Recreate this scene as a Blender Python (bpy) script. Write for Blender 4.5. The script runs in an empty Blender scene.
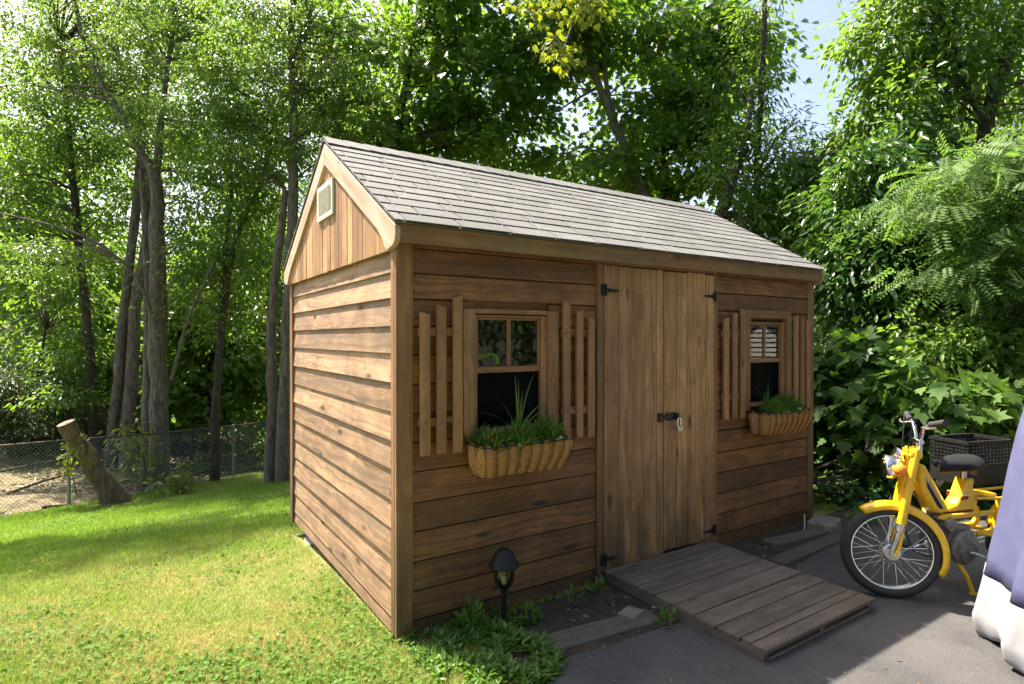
import bpy, bmesh, math, random
import numpy as np
from mathutils import Vector, Matrix, Quaternion
random.seed(7); rng = np.random.default_rng(11)
R = math.radians
S = bpy.context.scene; COL = S.collection

# ---------------------------------------------------------------- camera
F_PX = 581.22; CAM = np.array([-1.0668, -2.685, 1.4908]); YAW = .575; PITCH = -.0065
cy, sy = math.cos(YAW), math.sin(YAW)
RT = np.array([cy, -sy, 0.]); FW0 = np.array([sy, cy, 0.]); U0 = np.array([0, 0, 1.])
FW = FW0*math.cos(PITCH) + U0*math.sin(PITCH); UP = U0*math.cos(PITCH) - FW0*math.sin(PITCH)
def at(u, v, d):                       # a measured sight line and a distance give a point of the place
    return CAM + d*(FW + RT*(u-512)/F_PX + UP*(342-v)/F_PX)
cd = bpy.data.cameras.new('camera'); cam = bpy.data.objects.new('camera', cd); COL.objects.link(cam)
cd.sensor_width = 36; cd.lens = F_PX/1024*36; cd.clip_end = 2000; cd.clip_start = .05
cam.matrix_world = Matrix(((RT[0], UP[0], -FW[0], CAM[0]), (RT[1], UP[1], -FW[1], CAM[1]), (RT[2], UP[2], -FW[2], CAM[2]), (0, 0, 0, 1)))
S.camera = cam

# ---------------------------------------------------------------- light
SUN_AZ = np.array([-.39, .92]); SUN_EL = R(56.3)
SUN = np.array([-.39*math.cos(SUN_EL), .92*math.cos(SUN_EL), math.sin(SUN_EL)]); SUN /= np.linalg.norm(SUN)
w = bpy.data.worlds.new('World'); S.world = w; w.use_nodes = True
nt = w.node_tree; bg = nt.nodes['Background']
sk = nt.nodes.new('ShaderNodeTexSky'); sk.sky_type = 'NISHITA'; sk.sun_disc = False
sk.sun_elevation = SUN_EL; sk.sun_rotation = math.atan2(SUN[0], SUN[1]); sk.dust_density = 4.0; sk.air_density = .85; sk.ozone_density = 1.
nt.links.new(sk.outputs[0], bg.inputs[0]); bg.inputs[1].default_value = .095
sl = bpy.data.lights.new('sun', 'SUN'); sl.energy = 5.0; sl.angle = R(.6); sl.color = (1, .93, .82)
so = bpy.data.objects.new('sun', sl); COL.objects.link(so)
so.rotation_euler = Vector(SUN).to_track_quat('Z', 'Y').to_euler(); so.location = (-6, 12, 20)
S.view_settings.view_transform = 'Standard'; S.view_settings.look = 'None'; S.view_settings.gamma = 1
S.view_settings.exposure = 1.98
try:
    S.view_settings.use_white_balance = True; S.view_settings.white_balance_temperature = 6900; S.view_settings.white_balance_tint = 10
except Exception: pass
S.cycles.max_bounces = 8; S.cycles.diffuse_bounces = 4; S.cycles.glossy_bounces = 3
S.cycles.transmission_bounces = 5; S.cycles.transparent_max_bounces = 8
S.cycles.sample_clamp_indirect = 6

# ---------------------------------------------------------------- materials
class N:
    def __init__(s, name):
        s.m = bpy.data.materials.new(name); s.m.use_nodes = True; s.t = s.m.node_tree
        s.b = s.t.nodes['Principled BSDF']; s.o = s.t.nodes['Material Output']
    def n(s, typ, ins=None, **kw):
        k = s.t.nodes.new(typ)
        for a, v in kw.items(): setattr(k, a, v)
        for a, v in (ins or {}).items(): s.set(k, a, v)
        return k
    def set(s, k, a, v):
        i = k.inputs[a]
        if hasattr(v, 'is_output') or isinstance(v, bpy.types.NodeSocket): s.t.links.new(v, i)
        else: i.default_value = v
    def math(s, op, a, b=0., c=None):
        k = s.n('ShaderNodeMath', {0: a, 1: b}, operation=op)
        if c is not None: s.set(k, 2, c)
        return k.outputs[0]
    def mix(s, f, a, b, blend='MIX'):
        k = s.n('ShaderNodeMix', data_type='RGBA', blend_type=blend)
        s.set(k, 0, f); s.set(k, 6, a if not isinstance(a, tuple) else (*a, 1)); s.set(k, 7, b if not isinstance(b, tuple) else (*b, 1))
        return k.outputs[2]
    def noise(s, vec, scale, detail=4, rough=.55, dist=0):
        return s.n('ShaderNodeTexNoise', {'Vector': vec, 'Scale': scale, 'Detail': detail, 'Roughness': rough, 'Distortion': dist}).outputs[0]
    def ramp(s, f, a, b):
        return s.n('ShaderNodeMapRange', {0: f, 1: a, 2: b, 3: 0., 4: 1.}).outputs[0]
    def scale(s, vec, sc):
        return s.n('ShaderNodeMapping', {0: vec, 3: sc}).outputs[0]
    def obj(s): return s.n('ShaderNodeTexCoord').outputs['Object']
    def pos(s): return s.n('ShaderNodeNewGeometry').outputs['Position']
    def attr(s, nm): return s.n('ShaderNodeAttribute', attribute_name=nm)
    def bump(s, h, dist, strength=1.):
        k = s.n('ShaderNodeBump', {'Height': h, 'Distance': dist, 'Strength': strength}); s.set(s.b, 'Normal', k.outputs[0])
    def col(s, c): s.set(s.b, 'Base Color', c if not isinstance(c, tuple) else (*c, 1))
    def rough(s, r): s.set(s.b, 'Roughness', r)

def wood(name, dark, light, grey=None, greyamt=0., rough=.7, knots=1., vary=.45, moss=0.):
    k = N(name)
    uv = k.n('ShaderNodeUVMap', uv_map='grain').outputs[0]
    rn = k.n('ShaderNodeSeparateXYZ', {0: k.n('ShaderNodeUVMap', uv_map='rnd').outputs[0]})
    warp = k.noise(k.scale(uv, (1.6, 5, 1)), 1., 3)
    v = k.n('ShaderNodeSeparateXYZ', {0: uv})
    # knots bend the grain around them
    vor = k.n('ShaderNodeTexVoronoi', {'Vector': k.scale(uv, (2.1, 6.5, 1)), 'Scale': 1., 'Randomness': 1.})
    kd = vor.outputs['Distance']
    kn = k.ramp(kd, .145, .07)
    halo = k.ramp(kd, .42, .08)
    y = k.math('ADD', v.outputs[1], k.math('MULTIPLY', warp, .16))
    y = k.math('ADD', y, k.math('MULTIPLY', halo, .012))
    ringv = k.n('ShaderNodeCombineXYZ', {0: k.math('MULTIPLY', v.outputs[0], .5), 1: k.math('MULTIPLY', y, 42.), 2: rn.outputs[0]}).outputs[0]
    rings = k.noise(ringv, 1., 2, .5)
    fine = k.noise(k.scale(uv, (5, 330, 1)), 1., 3, .6)
    blot = k.noise(k.scale(uv, (2.2, 7, 1)), 1., 4, .6)
    f = k.math('ADD', k.math('MULTIPLY', k.ramp(rings, .3, .7), .55), k.math('MULTIPLY', k.ramp(fine, .25, .75), .38))
    f = k.math('ADD', f, k.math('MULTIPLY', k.ramp(blot, .3, .7), .3))
    big = k.noise(k.scale(uv, (3.6, 5.5, 1)), 1., 3, .55, 1.2)
    f = k.math('MULTIPLY', f, k.math('ADD', .62, k.math('MULTIPLY', k.ramp(big, .33, .66), .55)))
    f = k.math('MULTIPLY', f, k.math('ADD', 1-vary, k.math('MULTIPLY', rn.outputs[1], vary*1.5)))
    c = k.mix(k.ramp(f, .05, 1.), dark, light)
    if grey:
        g = k.ramp(k.noise(k.scale(uv, (1.1, 9, 1)), 1.3, 4), .42, .68)
        c = k.mix(k.math('MULTIPLY', g, greyamt), c, grey)
    if moss:
        po = k.n('ShaderNodeSeparateXYZ', {0: k.pos()})
        mz = k.math('MULTIPLY', k.ramp(po.outputs[2], .75, .05), k.ramp(k.noise(k.scale(k.pos(), (9, 9, 2)), 1, 4), .30, .55))
        c = k.mix(k.math('MULTIPLY', mz, moss), c, (.034, .032, .014))
    c = k.mix(k.math('MULTIPLY', kn, .85*knots), c, tuple(x*.28 for x in dark))
    pin = k.n('ShaderNodeTexVoronoi', {'Vector': k.scale(uv, (7, 16, 1)), 'Scale': 1., 'Randomness': 1.}).outputs['Distance']
    c = k.mix(k.math('MULTIPLY', k.ramp(pin, .075, .045), .75), c, tuple(x*.3 for x in dark))
    k.col(c); k.rough(rough)
    h = k.math('ADD', k.math('MULTIPLY', fine, .5), k.math('MULTIPLY', rings, .6))
    k.bump(h, .004, .6)
    return k.m

def plain(name, c, rough=.5, metal=0., nscale=60, var=.25, bump=0., spec=None):
    k = N(name)
    n = k.noise(k.obj(), nscale, 4)
    k.col(k.mix(k.ramp(n, .3, .7), tuple(x*(1-var) for x in c), tuple(min(1, x*(1+var*.6)) for x in c)))
    k.set(k.b, 'Metallic', metal)
    k.rough(k.n('ShaderNodeMapRange', {0: n, 3: max(.05, rough-.1), 4: min(1, rough+.12)}).outputs[0])
    if bump: k.bump(n, bump)
    if spec is not None: k.set(k.b, 'Specular IOR Level', spec)
    return k.m

def leafmat(name, c1, c2, tr, amt=.42, rough=.42, spec=.5):
    k = N(name); a = k.attr('rnd').outputs['Fac']
    c = k.mix(a, c1, c2); k.col(c); k.rough(rough); k.set(k.b, 'Specular IOR Level', spec)
    t = k.n('ShaderNodeBsdfTranslucent', {'Color': k.mix(a, tuple(x*.75 for x in tr), tr)})
    m = k.n('ShaderNodeMixShader', {0: amt, 1: k.b.outputs[0], 2: t.outputs[0]})
    k.t.links.new(m.outputs[0], k.o.inputs[0])
    return k.m

def bark(name, c1, c2, sc=1.):
    k = N(name); o = k.scale(k.pos(), (15*sc, 15*sc, 3.2*sc))
    n = k.noise(o, 1.6, 6, .65, .6); n2 = k.noise(k.pos(), 3., 4)
    c = k.mix(k.ramp(n, .35, .65), c1, c2)
    k.col(k.mix(k.math('MULTIPLY', k.ramp(n2, .5, .7), .35), c, (.10, .11, .07))); k.rough(.9); k.bump(n, .05, 1.)
    return k.m

M = {}
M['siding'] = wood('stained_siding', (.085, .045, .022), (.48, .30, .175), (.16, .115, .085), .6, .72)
M['front'] = wood('stained_front_shaded', (.055, .0215, .008), (.30, .132, .050), None, 0, .7, moss=.5)  # same stain as the siding, darkened to hold the front wall's shade
M['door'] = wood('door_boards', (.13, .058, .023), (.58, .315, .14), (.38, .235, .13), .4, .7, vary=.5, moss=.9)
M['slat'] = wood('slat_wood', (.17, .078, .033), (.43, .225, .108), None, 0, .7, vary=.3)
M['trim'] = wood('trim_wood', (.118, .053, .021), (.35, .172, .076), (.26, .2, .14), .25, .7, moss=.7)
M['rake'] = wood('rake_wood', (.24, .145, .085), (.55, .39, .28), (.50, .42, .36), .6, .7)
M['gable'] = wood('gable_boards', (.15, .070, .025), (.58, .33, .15), None, 0, .7, vary=.7)
M['fascia'] = wood('fascia_wood', (.115, .055, .021), (.37, .19, .08), (.20, .17, .085), .5, .7)
M['pallet'] = wood('weathered_deck', (.045, .034, .024), (.165, .128, .095), (.18, .155, .125), .5, .8, vary=.3)
M['oldtie'] = wood('old_timber', (.035, .03, .024), (.12, .10, .08), (.15, .14, .12), .5, .9)
M['inside'] = plain('inside_wood', (.05, .034, .02), .9)
M['log'] = bark('log_bark', (.06, .042, .028), (.22, .155, .10))
M['cut'] = wood('cut_wood', (.12, .075, .045), (.26, .18, .115))
M['bark_grey'] = bark('bark_grey', (.05, .044, .036), (.19, .17, .14))
M['bark_dark'] = bark('bark_dark', (.022, .019, .015), (.085, .07, .052))
M['white'] = plain('white_vent', (.78, .77, .72), .5, var=.06)
M['black'] = plain('black_plastic', (.012, .012, .013), .55, var=.3, spec=.3)
M['blackiron'] = plain('black_iron', (.018, .018, .02), .45, .4, var=.4)
M['rubber'] = plain('rubber', (.022, .022, .023), .75, var=.3)
M['chrome'] = plain('chrome', (.75, .75, .76), .16, 1., var=.1)
M['alu'] = plain('aluminium', (.50, .50, .50), .38, 1., var=.3)
M['engine'] = plain('engine_alloy', (.23, .22, .21), .5, .3, nscale=40, var=.55)
M['yellow'] = plain('yellow_paint', (.80, .475, .010), .33, nscale=25, var=.14)
M['yellow'].node_tree.nodes['Principled BSDF'].inputs['Coat Weight'].default_value = .5
M['amber'] = plain('amber_lens', (.85, .22, .02), .2, var=.1)
M['seat'] = plain('seat_vinyl', (.012, .012, .013), .6, var=.3, spec=.3)
M['leather'] = plain('brown_leather', (.22, .12, .06), .5, var=.3)
M['galv'] = plain('galvanised_steel', (.26, .31, .33), .5, .6, var=.3)
M['rusty'] = plain('rusty_rail', (.11, .09, .075), .7, .4, var=.5)
M['green_plastic'] = plain('green_plastic', (.30, .75, .04), .35, var=.08)
M['concrete'] = plain('concrete', (.42, .41, .38), .9, nscale=35, var=.25, bump=.01)
M['stone'] = plain('stone', (.20, .18, .15), .9, nscale=14, var=.4, bump=.02)
M['soilmix'] = plain('potting_soil', (.028, .020, .014), .95, nscale=80, var=.5, bump=.02)
M['red'] = leafmat('red_petal', (.35, .006, .012), (.55, .02, .03), (.6, .02, .03), .3)
M['whitepetal'] = leafmat('white_petal', (.7, .7, .65), (.8, .8, .78), (.7, .7, .6), .3)
def glass():
    k = N('window_glass')
    fr = k.n('ShaderNodeFresnel', {'IOR': 1.5}); g = k.n('ShaderNodeBsdfGlossy', {'Roughness': .02, 'Color': (1, 1, 1, 1)})
    tr = k.n('ShaderNodeBsdfTransparent', {'Color': (.75, .78, .76, 1)})
    m = k.n('ShaderNodeMixShader', {0: fr.outputs[0], 1: tr.outputs[0], 2: g.outputs[0]}); k.t.links.new(m.outputs[0], k.o.inputs[0])
    return k.m
M['glass'] = glass()
def screen():
    k = N('insect_screen'); k.col((.012, .012, .012)); k.rough(1.); k.set(k.b, 'Specular IOR Level', 0.)
    tr = k.n('ShaderNodeBsdfTransparent', {'Color': (.6, .6, .6, 1)})
    m = k.n('ShaderNodeMixShader', {0: .45, 1: tr.outputs[0], 2: k.b.outputs[0]}); k.t.links.new(m.outputs[0], k.o.inputs[0])
    return k.m
M['screen'] = screen()
def lampglass():
    k = N('lamp_glass'); fr = k.n('ShaderNodeFresnel', {'IOR': 1.45}); g = k.n('ShaderNodeBsdfGlossy', {'Roughness': .12})
    tr = k.n('ShaderNodeBsdfTransparent', {'Color': (.72, .66, .52, 1)})
    m = k.n('ShaderNodeMixShader', {0: k.math('ADD', fr.outputs[0], .08), 1: tr.outputs[0], 2: g.outputs[0]}); k.t.links.new(m.outputs[0], k.o.inputs[0])
    return k.m
M['lampglass'] = lampglass()
def coir():
    k = N('coir_liner'); o = k.obj(); n = k.noise(o, 90, 5, .7); n2 = k.noise(o, 14, 3)
    c = k.mix(k.ramp(n, .3, .7), (.22, .10, .034), (.62, .31, .11)); k.col(k.mix(k.ramp(n2, .45, .7), c, (.34, .2, .10))); k.rough(.95); k.bump(n, .012)
    return k.m
M['coir'] = coir()
def shingle():
    k = N('asphalt_shingle'); rn = k.n('ShaderNodeSeparateXYZ', {0: k.n('ShaderNodeUVMap', uv_map='rnd').outputs[0]})
    gr = k.noise(k.pos(), 420, 2, .7); bl = k.noise(k.pos(), 9, 5, .65)
    c = k.mix(rn.outputs[0], (.078, .080, .084), (.150, .151, .155))
    c = k.mix(k.math('MULTIPLY', k.ramp(gr, .35, .65), .5), c, (.245, .246, .25)); c = k.mix(k.math('MULTIPLY', k.ramp(bl, .45, .7), .6), c, (.12, .112, .10))
    k.col(c); k.rough(.9); k.bump(gr, .004, .8); return k.m
M['shingle'] = shingle()
def asphalt():
    k = N('asphalt'); p = k.pos(); g = k.noise(p, 240, 3, .8); b = k.noise(p, 1.3, 5, .6); b2 = k.noise(p, 9, 4)
    c = k.mix(k.ramp(g, .3, .75), (.018, .0195, .024), (.086, .086, .091)); c = k.mix(k.math('MULTIPLY', k.ramp(b, .4, .7), .5), c, (.145, .136, .126))
    c = k.mix(k.math('MULTIPLY', k.ramp(b2, .6, .75), .4), c, (.05, .045, .038))
    sp = k.n('ShaderNodeTexVoronoi', {'Vector': p, 'Scale': 120.}); c = k.mix(k.math('MULTIPLY', k.ramp(sp.outputs['Distance'], .35, .15), .5), c, (.19, .185, .18))
    st2 = k.noise(p, 3.2, 6, .7); c = k.mix(k.math('MULTIPLY', k.ramp(st2, .52, .7), .5), c, (.03, .028, .026))
    k.col(c); k.rough(.62); k.bump(g, .006); return k.m
M['asphalt'] = asphalt()
def ground(name, a, b, c_, sc):
    k = N(name); p = k.pos(); n1 = k.noise(p, sc, 6, .65); n2 = k.noise(p, sc*9, 4, .7); n3 = k.noise(p, .7, 4)
    c = k.mix(k.ramp(n1, .35, .65), a, b); c = k.mix(k.math('MULTIPLY', k.ramp(n2, .45, .7), .7), c, c_)
    c = k.mix(k.math('MULTIPLY', k.ramp(n3, .45, .65), .3), c, b)
    k.col(c); k.rough(.95); k.bump(n2, .03); return k.m
M['forest_floor'] = ground('forest_floor', (.022, .018, .011), (.045, .038, .02), (.035, .05, .016), 3)
M['lawn'] = ground('lawn_soil', (.09, .14, .022), (.27, .24, .08), (.15, .20, .035), 5)
M['dirt'] = ground('dirt', (.030, .023, .016), (.075, .058, .04), (.11, .09, .065), 7)
M['straw_ground'] = ground('straw_ground', (.10, .075, .042), (.26, .205, .12), (.06, .05, .028), 2.2)  # straw tones darkened, shade among the debris mixed into the colour
def grassmat():
    k = N('grass_blades'); a = k.attr('rnd').outputs['Fac']; p = k.pos()
    n = k.noise(p, 1.5, 5, .6); n2 = k.noise(p, 11, 3)
    dry = k.math('MULTIPLY', k.ramp(n, .34, .56), k.ramp(n2, .28, .58))
    yy = k.n('ShaderNodeSeparateXYZ', {0: p}).outputs[1]; lush = k.math('MULTIPLY', k.ramp(k.math('ADD', yy, k.math('MULTIPLY', n2, .8)), 3.4, 2.2), k.math('ADD', .6, k.math('MULTIPLY', k.ramp(yy, -.5, .1), .4)))
    dry = k.math('MULTIPLY', k.math('MAXIMUM', dry, k.ramp(a, .80, .90)), lush)
    c = k.mix(a, (.075, .16, .012), (.19, .29, .03)); c = k.mix(k.math('MULTIPLY', dry, .88), c, (.50, .41, .16))
    k.col(c); k.rough(.5)
    t = k.n('ShaderNodeBsdfTranslucent', {'Color': k.mix(k.math('MULTIPLY', dry, .8), (.22, .40, .03), (.48, .41, .17))})
    m = k.n('ShaderNodeMixShader', {0: .42, 1: k.b.outputs[0], 2: t.outputs[0]}); k.t.links.new(m.outputs[0], k.o.inputs[0]); return k.m
M['grass'] = grassmat()
M['straw'] = leafmat('straw', (.22, .17, .09), (.45, .37, .22), (.35, .28, .14), .25, .6)
M['deadleaf'] = leafmat('dead_leaves', (.09, .055, .025), (.28, .19, .10), (.2, .12, .05), .15, .6)
M['clover'] = leafmat('clover_leaf', (.06, .14, .02), (.11, .21, .035), (.17, .36, .04), .38, .7, .2)
M['weed'] = leafmat('weed_leaf', (.05, .12, .018), (.12, .22, .03), (.2, .40, .04), .42, .4)
M['leaf_mid'] = leafmat('leaf_mid', (.042, .10, .017), (.105, .18, .033), (.25, .44, .04), .47, .4)
M['leaf_small'] = leafmat('leaf_small', (.055, .115, .026), (.13, .205, .05), (.26, .43, .055), .45, .38)
M['leaf_dark'] = leafmat('leaf_dark', (.022, .065, .012), (.06, .12, .02), (.15, .31, .025), .40, .5, .3)
M['leaf_maple'] = leafmat('leaf_maple', (.028, .08, .014), (.085, .15, .025), (.24, .44, .035), .48, .42, .4)
M['leaf_shrub'] = leafmat('leaf_shrub', (.04, .10, .018), (.10, .18, .035), (.20, .38, .04), .42, .62, .25)
M['leaf_lime'] = leafmat('leaf_lime', (.055, .125, .02), (.125, .205, .035), (.27, .46, .045), .46, .5, .35)
M['leaf_yellow'] = leafmat('leaf_yellow', (.08, .13, .02), (.16, .21, .03), (.42, .50, .03), .5, .4)
M['leaf_grey'] = leafmat('leaf_grey', (.055, .12, .028), (.13, .215, .06), (.22, .40, .06), .42, .6, .3)
M['leaf_warm'] = leafmat('leaf_warm', (.055, .10, .02), (.12, .165, .035), (.28, .38, .04), .45, .42)
M['needle'] = leafmat('needle', (.018, .04, .010), (.05, .085, .02), (.08, .16, .02), .3, .5)
M['leaf_ivy'] = leafmat('leaf_ivy', (.02, .07, .016), (.05, .12, .025), (.14, .30, .03), .38, .3)
M['spike'] = leafmat('spike_leaf', (.07, .16, .03), (.15, .27, .05), (.22, .42, .06), .35, .35)
def fabric(name, c):
    k = N(name); o = k.pos(); n = k.noise(o, 9, 5, .6); f = k.noise(k.scale(o, (1, 1, 1)), 500, 2)
    k.col(k.mix(k.ramp(n, .3, .7), tuple(x*.86 for x in c), c)); k.rough(.62); n3 = k.noise(k.scale(o, (7, 7, 2)), 1., 2, .4, .3); k.bump(k.math('ADD', n3, k.math('MULTIPLY', k.noise(o, 5, 2), 1.)), .02, .55); return k.m
M['blue_cover'] = fabric('blue_cover', (.066, .073, .155)); M['silver_cover'] = fabric('silver_cover', (.25, .255, .27))

# ---------------------------------------------------------------- object helpers
def tag(o, label=None, cat=None, group=None, kind=None):
    if label: o['label'] = label
    if cat: o['category'] = cat
    if group: o['group'] = group
    if kind: o['kind'] = kind
    return o
def empty(name, loc, rz=0.):
    o = bpy.data.objects.new(name, None); COL.objects.link(o); o.location = loc; o.rotation_euler.z = rz; o.empty_display_size = .1; return o
def copy_tree(o, parent=None):
    c = o.copy(); COL.objects.link(c); c.parent = parent
    if parent: c.matrix_parent_inverse = o.matrix_parent_inverse.copy()
    for ch in list(o.children): copy_tree(ch, c)
    return c

class MB:
    """collects shapes into ONE mesh; every board carries its own grain coordinates"""
    def __init__(s): s.v = []; s.f = []; s.g = []; s.r = []; s.mi = []
    def poly(s, verts, faces, grain=None, rnd=None, mi=0):
        b = len(s.v); s.v += [tuple(map(float, p)) for p in verts]
        rnd = rnd or (random.random(), random.random()); off = (random.random()*40, random.random()*40)
        P = [Vector(p) for p in verts]
        if grain is None:
            mn = [min(p[i] for p in P) for i in range(3)]; mx = [max(p[i] for p in P) for i in range(3)]
            ax = max(range(3), key=lambda i: mx[i]-mn[i]); gd = Vector([1. if i == ax else 0. for i in range(3)])
        else: gd = Vector(grain).normalized()
        h = Vector((0, 0, 1)) if abs(gd.z) < .9 else Vector((1, 0, 0))
        a = gd.cross(h).normalized(); c = gd.cross(a).normalized()
        for f in faces:
            s.f.append([b+i for i in f]); s.mi.append(mi); s.r.append(rnd)
            s.g.append([(P[i].dot(gd)+off[0], P[i].dot(a)+P[i].dot(c)+off[1]) for i in f])
    BF = [(0, 3, 2, 1), (4, 5, 6, 7), (0, 1, 5, 4), (1, 2, 6, 5), (2, 3, 7, 6), (3, 0, 4, 7)]
    def box(s, x0, x1, y0, y1, z0, z1, **k):
        s.poly([(x0, y0, z0), (x1, y0, z0), (x1, y1, z0), (x0, y1, z0), (x0, y0, z1), (x1, y0, z1), (x1, y1, z1), (x0, y1, z1)], s.BF, **k)
    def obox(s, c, ax, ay, az, hx, hy, hz, **k):
        c, ax, ay, az = map(Vector, (c, ax, ay, az)); P = []
        for dz in (-1, 1):
            for dx, dy in ((-1, -1), (1, -1), (1, 1), (-1, 1)): P.append(c+ax*hx*dx+ay*hy*dy+az*hz*dz)
        s.poly(P, s.BF, grain=k.pop('grain', None) or (ax, ay, az)[max(range(3), key=lambda i: (hx, hy, hz)[i])], **k)
    def tube(s, pts, rad, n=8, cap=True, **k):
        pts = [Vector(p) for p in pts]; m = len(pts)
        if not hasattr(rad, '__len__'): rad = [rad]*m
        V = []; prev = None
        for i, p in enumerate(pts):
            t = (pts[min(i+1, m-1)]-pts[max(i-1, 0)]).normalized()
            if prev is None:
                a = t.cross(Vector((0, 0, 1)) if abs(t.z) < .9 else Vector((1, 0, 0))).normalized()
            else: a = (prev - t*prev.dot(t)).normalized()
            prev = a; b = t.cross(a)
            for j in range(n):
                an = 2*math.pi*j/n; V.append(p+(a*math.cos(an)+b*math.sin(an))*rad[i])
        Fc = [(i*n+j, i*n+(j+1) % n, (i+1)*n+(j+1) % n, (i+1)*n+j) for i in range(m-1) for j in range(n)]
        if cap: Fc += [tuple(reversed(range(n))), tuple((m-1)*n+j for j in range(n))]
        s.poly(V, Fc, **k)
    def lathe(s, prof, o=(0, 0, 0), axis=(0, 0, 1), n=24, **k):
        ax = Vector(axis).normalized(); a = ax.cross(Vector((1, 0, 0)) if abs(ax.x) < .9 else Vector((0, 1, 0))).normalized(); b = ax.cross(a); o = Vector(o); V = []
        for r, h in prof:
            for j in range(n):
                an = 2*math.pi*j/n; V.append(o+ax*h+(a*math.cos(an)+b*math.sin(an))*max(r, 1e-4))
        Fc = [(i*n+j, i*n+(j+1) % n, (i+1)*n+(j+1) % n, (i+1)*n+j) for i in range(len(prof)-1) for j in range(n)]
        s.poly(V, Fc, **k)
    def torus(s, c, axis, Rm, r, n=48, m=10, a0=0, a1=2*math.pi, ref=None, **k):
        ax = Vector(axis).normalized(); a = (Vector(ref) if ref else ax.cross(Vector((0, 0, 1)))).normalized(); b = ax.cross(a); full = abs(a1-a0-2*math.pi) < 1e-4
        pts = [Vector(c)+(a*math.cos(a0+(a1-a0)*i/n)+b*math.sin(a0+(a1-a0)*i/n))*Rm for i in range(n+(0 if full else 1))]
        V = []; cnt = len(pts)
        for p in pts:
            d = (p-Vector(c)).normalized()
            for j in range(m):
                an = 2*math.pi*j/m; V.append(p+(d*math.cos(an)+ax*math.sin(an))*r)
        Fc = [(i*m+j, i*m+(j+1) % m, ((i+1) % cnt)*m+(j+1) % m, ((i+1) % cnt)*m+j) for i in range(cnt if full else cnt-1) for j in range(m)]
        s.poly(V, Fc, **k)
    def prism(s, prof, axis, d0, d1, **k):
        """prof: closed list of 2-D points in the plane across axis ('x': y,z; 'y': x,z; 'z': x,y)"""
        def P(p, d): return {'x': (d, p[0], p[1]), 'y': (p[0], d, p[1]), 'z': (p[0], p[1], d)}[axis]
        n = len(prof); V = [P(p, d0) for p in prof]+[P(p, d1) for p in prof]
        s.poly(V, [tuple(reversed(range(n))), tuple(range(n, 2*n))]+[(i, (i+1) % n, n+(i+1) % n, n+i) for i in range(n)], **k)
    def build(s, name, mat, parent=None, smooth=False, bevel=0., world=False):
        me = bpy.data.meshes.new(name); me.from_pydata(s.v, [], s.f)
        u1 = me.uv_layers.new(name='grain'); u2 = me.uv_layers.new(name='rnd')
        u1.data.foreach_set('uv', [c for g in s.g for p in g for c in p])
        u2.data.foreach_set('uv', [c for g, r in zip(s.g, s.r) for p in g for c in r])
        for m_ in (mat if isinstance(mat, list) else [mat]): me.materials.append(m_)
        me.polygons.foreach_set('material_index', s.mi)
        if smooth: me.polygons.foreach_set('use_smooth', [True]*len(me.polygons))
        bm = bmesh.new(); bm.from_mesh(me); bmesh.ops.recalc_face_normals(bm, faces=bm.faces); bm.to_mesh(me); bm.free()
        o = bpy.data.objects.new(name, me); COL.objects.link(o)
        if bevel:
            b = o.modifiers.new('b', 'BEVEL'); b.width = bevel; b.segments = 2; b.limit_method = 'ANGLE'; b.angle_limit = R(40)
        if smooth:
            try: me.set_sharp_from_angle(angle=R(50))
            except Exception: pass
        if parent:
            o.parent = parent
            if world: o.matrix_parent_inverse = parent_inv(parent)
        return o
def parent_inv(p):
    if p.type != 'EMPTY': return Matrix.Identity(4)
    return Matrix.LocRotScale(p.location, p.rotation_euler, None).inverted()
def np_mesh(name, V, loops, starts, mat, rnd=None, parent=None, world=False):
    me = bpy.data.meshes.new(name); nv = len(V)
    me.vertices.add(nv); me.vertices.foreach_set('co', V.astype(np.float32).ravel())
    me.loops.add(len(loops)); me.loops.foreach_set('vertex_index', loops.astype(np.int32))
    me.polygons.add(len(starts)); me.polygons.foreach_set('loop_start', starts.astype(np.int32))
    me.update(calc_edges=True)
    if rnd is not None:
        a = me.attributes.new('rnd', 'FLOAT', 'POINT'); a.data.foreach_set('value', rnd.astype(np.float32))
    me.materials.append(mat); me.validate()
    o = bpy.data.objects.new(name, me); COL.objects.link(o)
    if parent:
        o.parent = parent
        if world: o.matrix_parent_inverse = parent_inv(parent)
    return o

# ---------------------------------------------------------------- terrain
def gz(x, y):
    x = np.asarray(x, float); y = np.asarray(y, float)
    t = (y-2.0)/.8; z = -.185*.8*np.logaddexp(0, t)
    # the slope eases out below the fence
    lim = -1.55; z = lim + .35*np.logaddexp(0, (z-lim)/.35) - .35*np.logaddexp(0, lim/.35)*0
    side = 1/(1+np.exp(-(x-5.5)/1.2)); z = z*(1-.55*side)
    bank = .75*np.exp(-((x+5.5)/3.2)**2-((y-12.5)/2.6)**2)
    return z - .004*(0) + bank
Z0 = float(gz(0, -3))
def gh(x, y): return gz(x, y)-Z0
def sheet(name, xs, ys, mat, lift, kind='structure', mask=None, jit=0.):
    X, Y = np.meshgrid(xs, ys); Z = gh(X, Y)+lift
    if jit: Z = Z + jit*(np.sin(X*3.1+Y*1.7)+np.sin(X*1.3-Y*2.9))*.5
    nx, ny = len(xs), len(ys); V = np.stack([X, Y, Z], -1).reshape(-1, 3)
    i = (np.arange(ny-1)[:, None]*nx+np.arange(nx-1)[None]).ravel(); q = np.stack([i, i+1, i+nx+1, i+nx], 1)
    if mask is not None:
        c = V[q].mean(1); q = q[mask(c[:, 0], c[:, 1])]
    o = np_mesh(name, V, q.ravel(), np.arange(len(q))*4, mat); tag(o, kind=kind)
    o.data.polygons.foreach_set('use_smooth', [True]*len(o.data.polygons)); return o
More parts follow.
